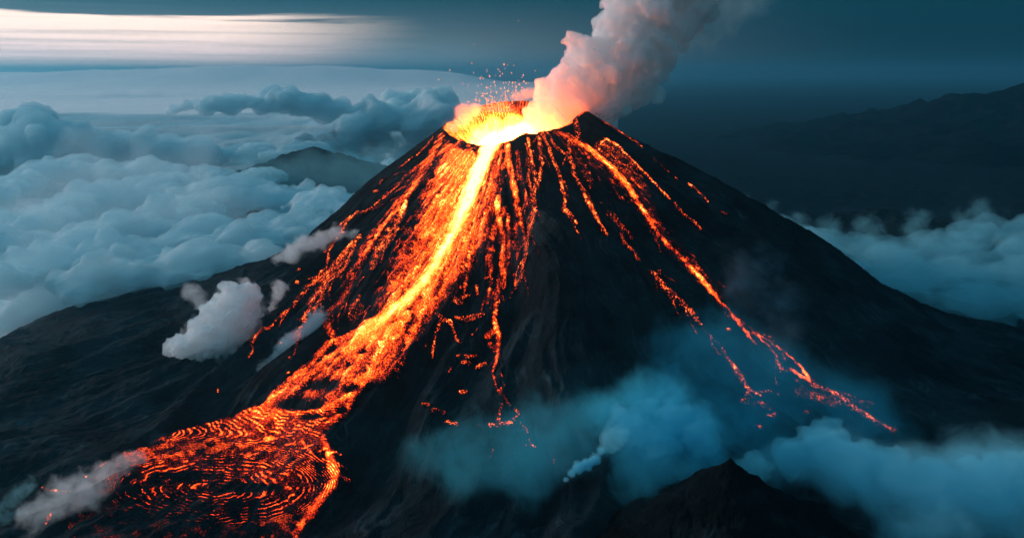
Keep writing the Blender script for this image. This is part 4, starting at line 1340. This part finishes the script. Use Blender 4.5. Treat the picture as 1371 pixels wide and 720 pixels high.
# fog in the valley and on the right slope
wisp('fog', 'dim teal fog lying in the hollow below the braided stream', 'fog', [(560, 610, 36, None), (620, 600, 46, None), (680, 590, 52, None), (740, 590, 54, None), (790, 570, 50, None), (700, 625, 50, None), (620, 640, 36, None)], TEAL, 0.008, group='fog in the valley', seed=621, grow=1.7, hi=1.5, lo=0.35, rough=1.3)
wisp('fog', 'billowing teal fog climbing the slope behind the foreground peak', 'fog', [(820, 540, 44, None), (870, 530, 50, None), (910, 570, 60, None), (960, 560, 46, None), (850, 590, 50, None), (840, 556, 24, None), (895, 500, 36, None), (940, 610, 50, None), (870, 640, 50, None)], TEAL, 0.019, group='fog in the valley', seed=631, grow=1.6, hi=1.4, lo=0.4, rough=1.4)
wisp('fog', 'bright blue-grey fog bank pouring past the right side of the foreground peak', 'fog', [(1100, 596, 30, None), (1080, 616, 40, None), (1030, 620, 34, None), (1130, 630, 46, None), (1180, 650, 60, None), (1250, 665, 66, None), (1320, 670, 70, None), (1390, 680, 80, None), (1250, 725, 56, None), (1000, 630, 26, None)], TEALB, 0.02, group='fog in the valley', seed=641, grow=1.55, hi=1.4, lo=0.35, rough=1.3)
M_BILLOW = mat_vapour('fog_billow_droplets', (0.42, 0.90, 0.98), 0.034, 0.1, 0.05, (0.5, 0.85, 0.92))
puff('fog', 'lumpy teal billow heaped up where the right fog bank meets the lava slope', 'fog', [(1105, 582, 20, None), (1090, 600, 24, None), (1120, 604, 26, None), (1060, 612, 24, None), (1150, 622, 30, None), (1010, 622, 18, None), (1190, 640, 34, None), (1250, 655, 36, None), (1320, 655, 36, None), (1380, 660, 40, None)],
     M_BILLOW, 'fog in the valley', seed=643, extra=7, size=30, amp=9, octaves=5, voxel=2.4, gain=.58)
puff('fog', 'lumpy teal billows rising in the hollow behind the foreground peak', 'fog', [(840, 560, 16, None), (862, 548, 16, None), (850, 580, 20, None), (900, 560, 20, None), (930, 560, 18, None), (905, 530, 14, None), (880, 590, 22, None), (940, 585, 20, None), (820, 590, 16, None)],
     M_BILLOW, 'fog in the valley', seed=633, extra=7, size=26, amp=8, octaves=5, voxel=2.2, gain=.58)
wisp('fog', 'thin teal mist veiling the lower right flank around the end of the long stream', 'fog', [(905, 470, 50, None), (960, 450, 56, None), (1010, 500, 60, None), (1070, 540, 60, None), (1130, 545, 56, None), (960, 520, 56, None), (1180, 590, 50, None), (985, 590, 40, None), (1030, 585, 40, None)], TEAL, 0.009, group='fog in the valley', seed=655, grow=1.7, rough=1.4, lo=.4, hi=1.5)
wisp('fog', 'dim violet smoke drifting off the middle of the right lava stream', 'fog', [(985, 370, 34, None), (1015, 355, 34, None), (1000, 400, 36, None), (1050, 400, 34, None), (1040, 450, 40, None)], (0.55, 0.8, 0.95), 0.005, group='fog in the valley', seed=651, grow=1.5, hi=1.4, lo=0.4, rough=1.4)
wisp('steam_cloud', 'small crisp wisp of white steam in the dark hollow left of the foreground peak', 'steam', [(758, 642, 4, None), (764, 634, 6, None), (774, 626, 9, None), (786, 622, 9, None), (797, 614, 8, None), (806, 603, 6, None)], TEALB, 0.35, seed=661, grow=1.5)
wisp('steam_cloud', 'tiny pale puff of steam in the blue fog above the crisp wisp', 'steam', [(845, 590, 6, 1010), (848, 584, 4, 1010)], TEALB, 0.12, seed=671, grow=1.5)
wisp('steam_cloud', 'upright pale steam column inside the blue fog behind the foreground peak', 'steam', chain([(905, 600, 10, 985), (903, 580, 13, 990), (900, 562, 9, 1000)], 6, .2, 8), TEALB, 0.05, seed=681, grow=1.5)


def spatter():
    r_ = np.random.default_rng(77)
    m, g = new_mat('glowing_spatter')
    e = g.n('ShaderNodeEmission')
    e.inputs[0].default_value = (1.0, 0.24, 0.10, 1)
    e.inputs[1].default_value = 2.2
    out = g.n('ShaderNodeOutputMaterial')
    g.t.links.new(e.outputs[0], out.inputs[0])
    m.cycles.emission_sampling = 'NONE'
    V0, F0 = ico(1)
    Vs, Fs, n = [], [], 0
    for i in range(420):
        h = r_.exponential(0.45)
        px = 664 + r_.normal() * (10 + 14 * min(h, 1.2)) + (8 if h > .6 else 0)
        py = 150 - 36 * h
        if py < 84:
            continue
        c = at(px, py, 1830 + r_.normal() * 30)
        r = r_.uniform(.45, 1.0) ** 2 * 0.95 + .2
        a = math.atan2(py - 165, px - 668) + r_.normal() * .25
        k = r_.uniform(1.0, 3.2)
        W = V0 * r
        q = W[:, 0] * k
        W = np.stack([q * math.cos(a) - W[:, 2] * math.sin(-a), W[:, 1], -q * math.sin(a) + W[:, 2] * math.cos(a)], -1)
        Vs.append(W + c)
        Fs.append(F0 + n)
        n += len(V0)
    for px, py in ((694, 28), (635, 60), (688, 88), (676, 92)):
        Vs.append(V0 * .8 + at(px, py, 1830))
        Fs.append(F0 + n)
        n += len(V0)
    o = mesh_obj('lava_spatter', np.concatenate(Vs), np.concatenate(Fs), m)
    tag(o, 'spray of tiny glowing lava drops thrown up above the crater', 'sparks', kind='stuff')


spatter()
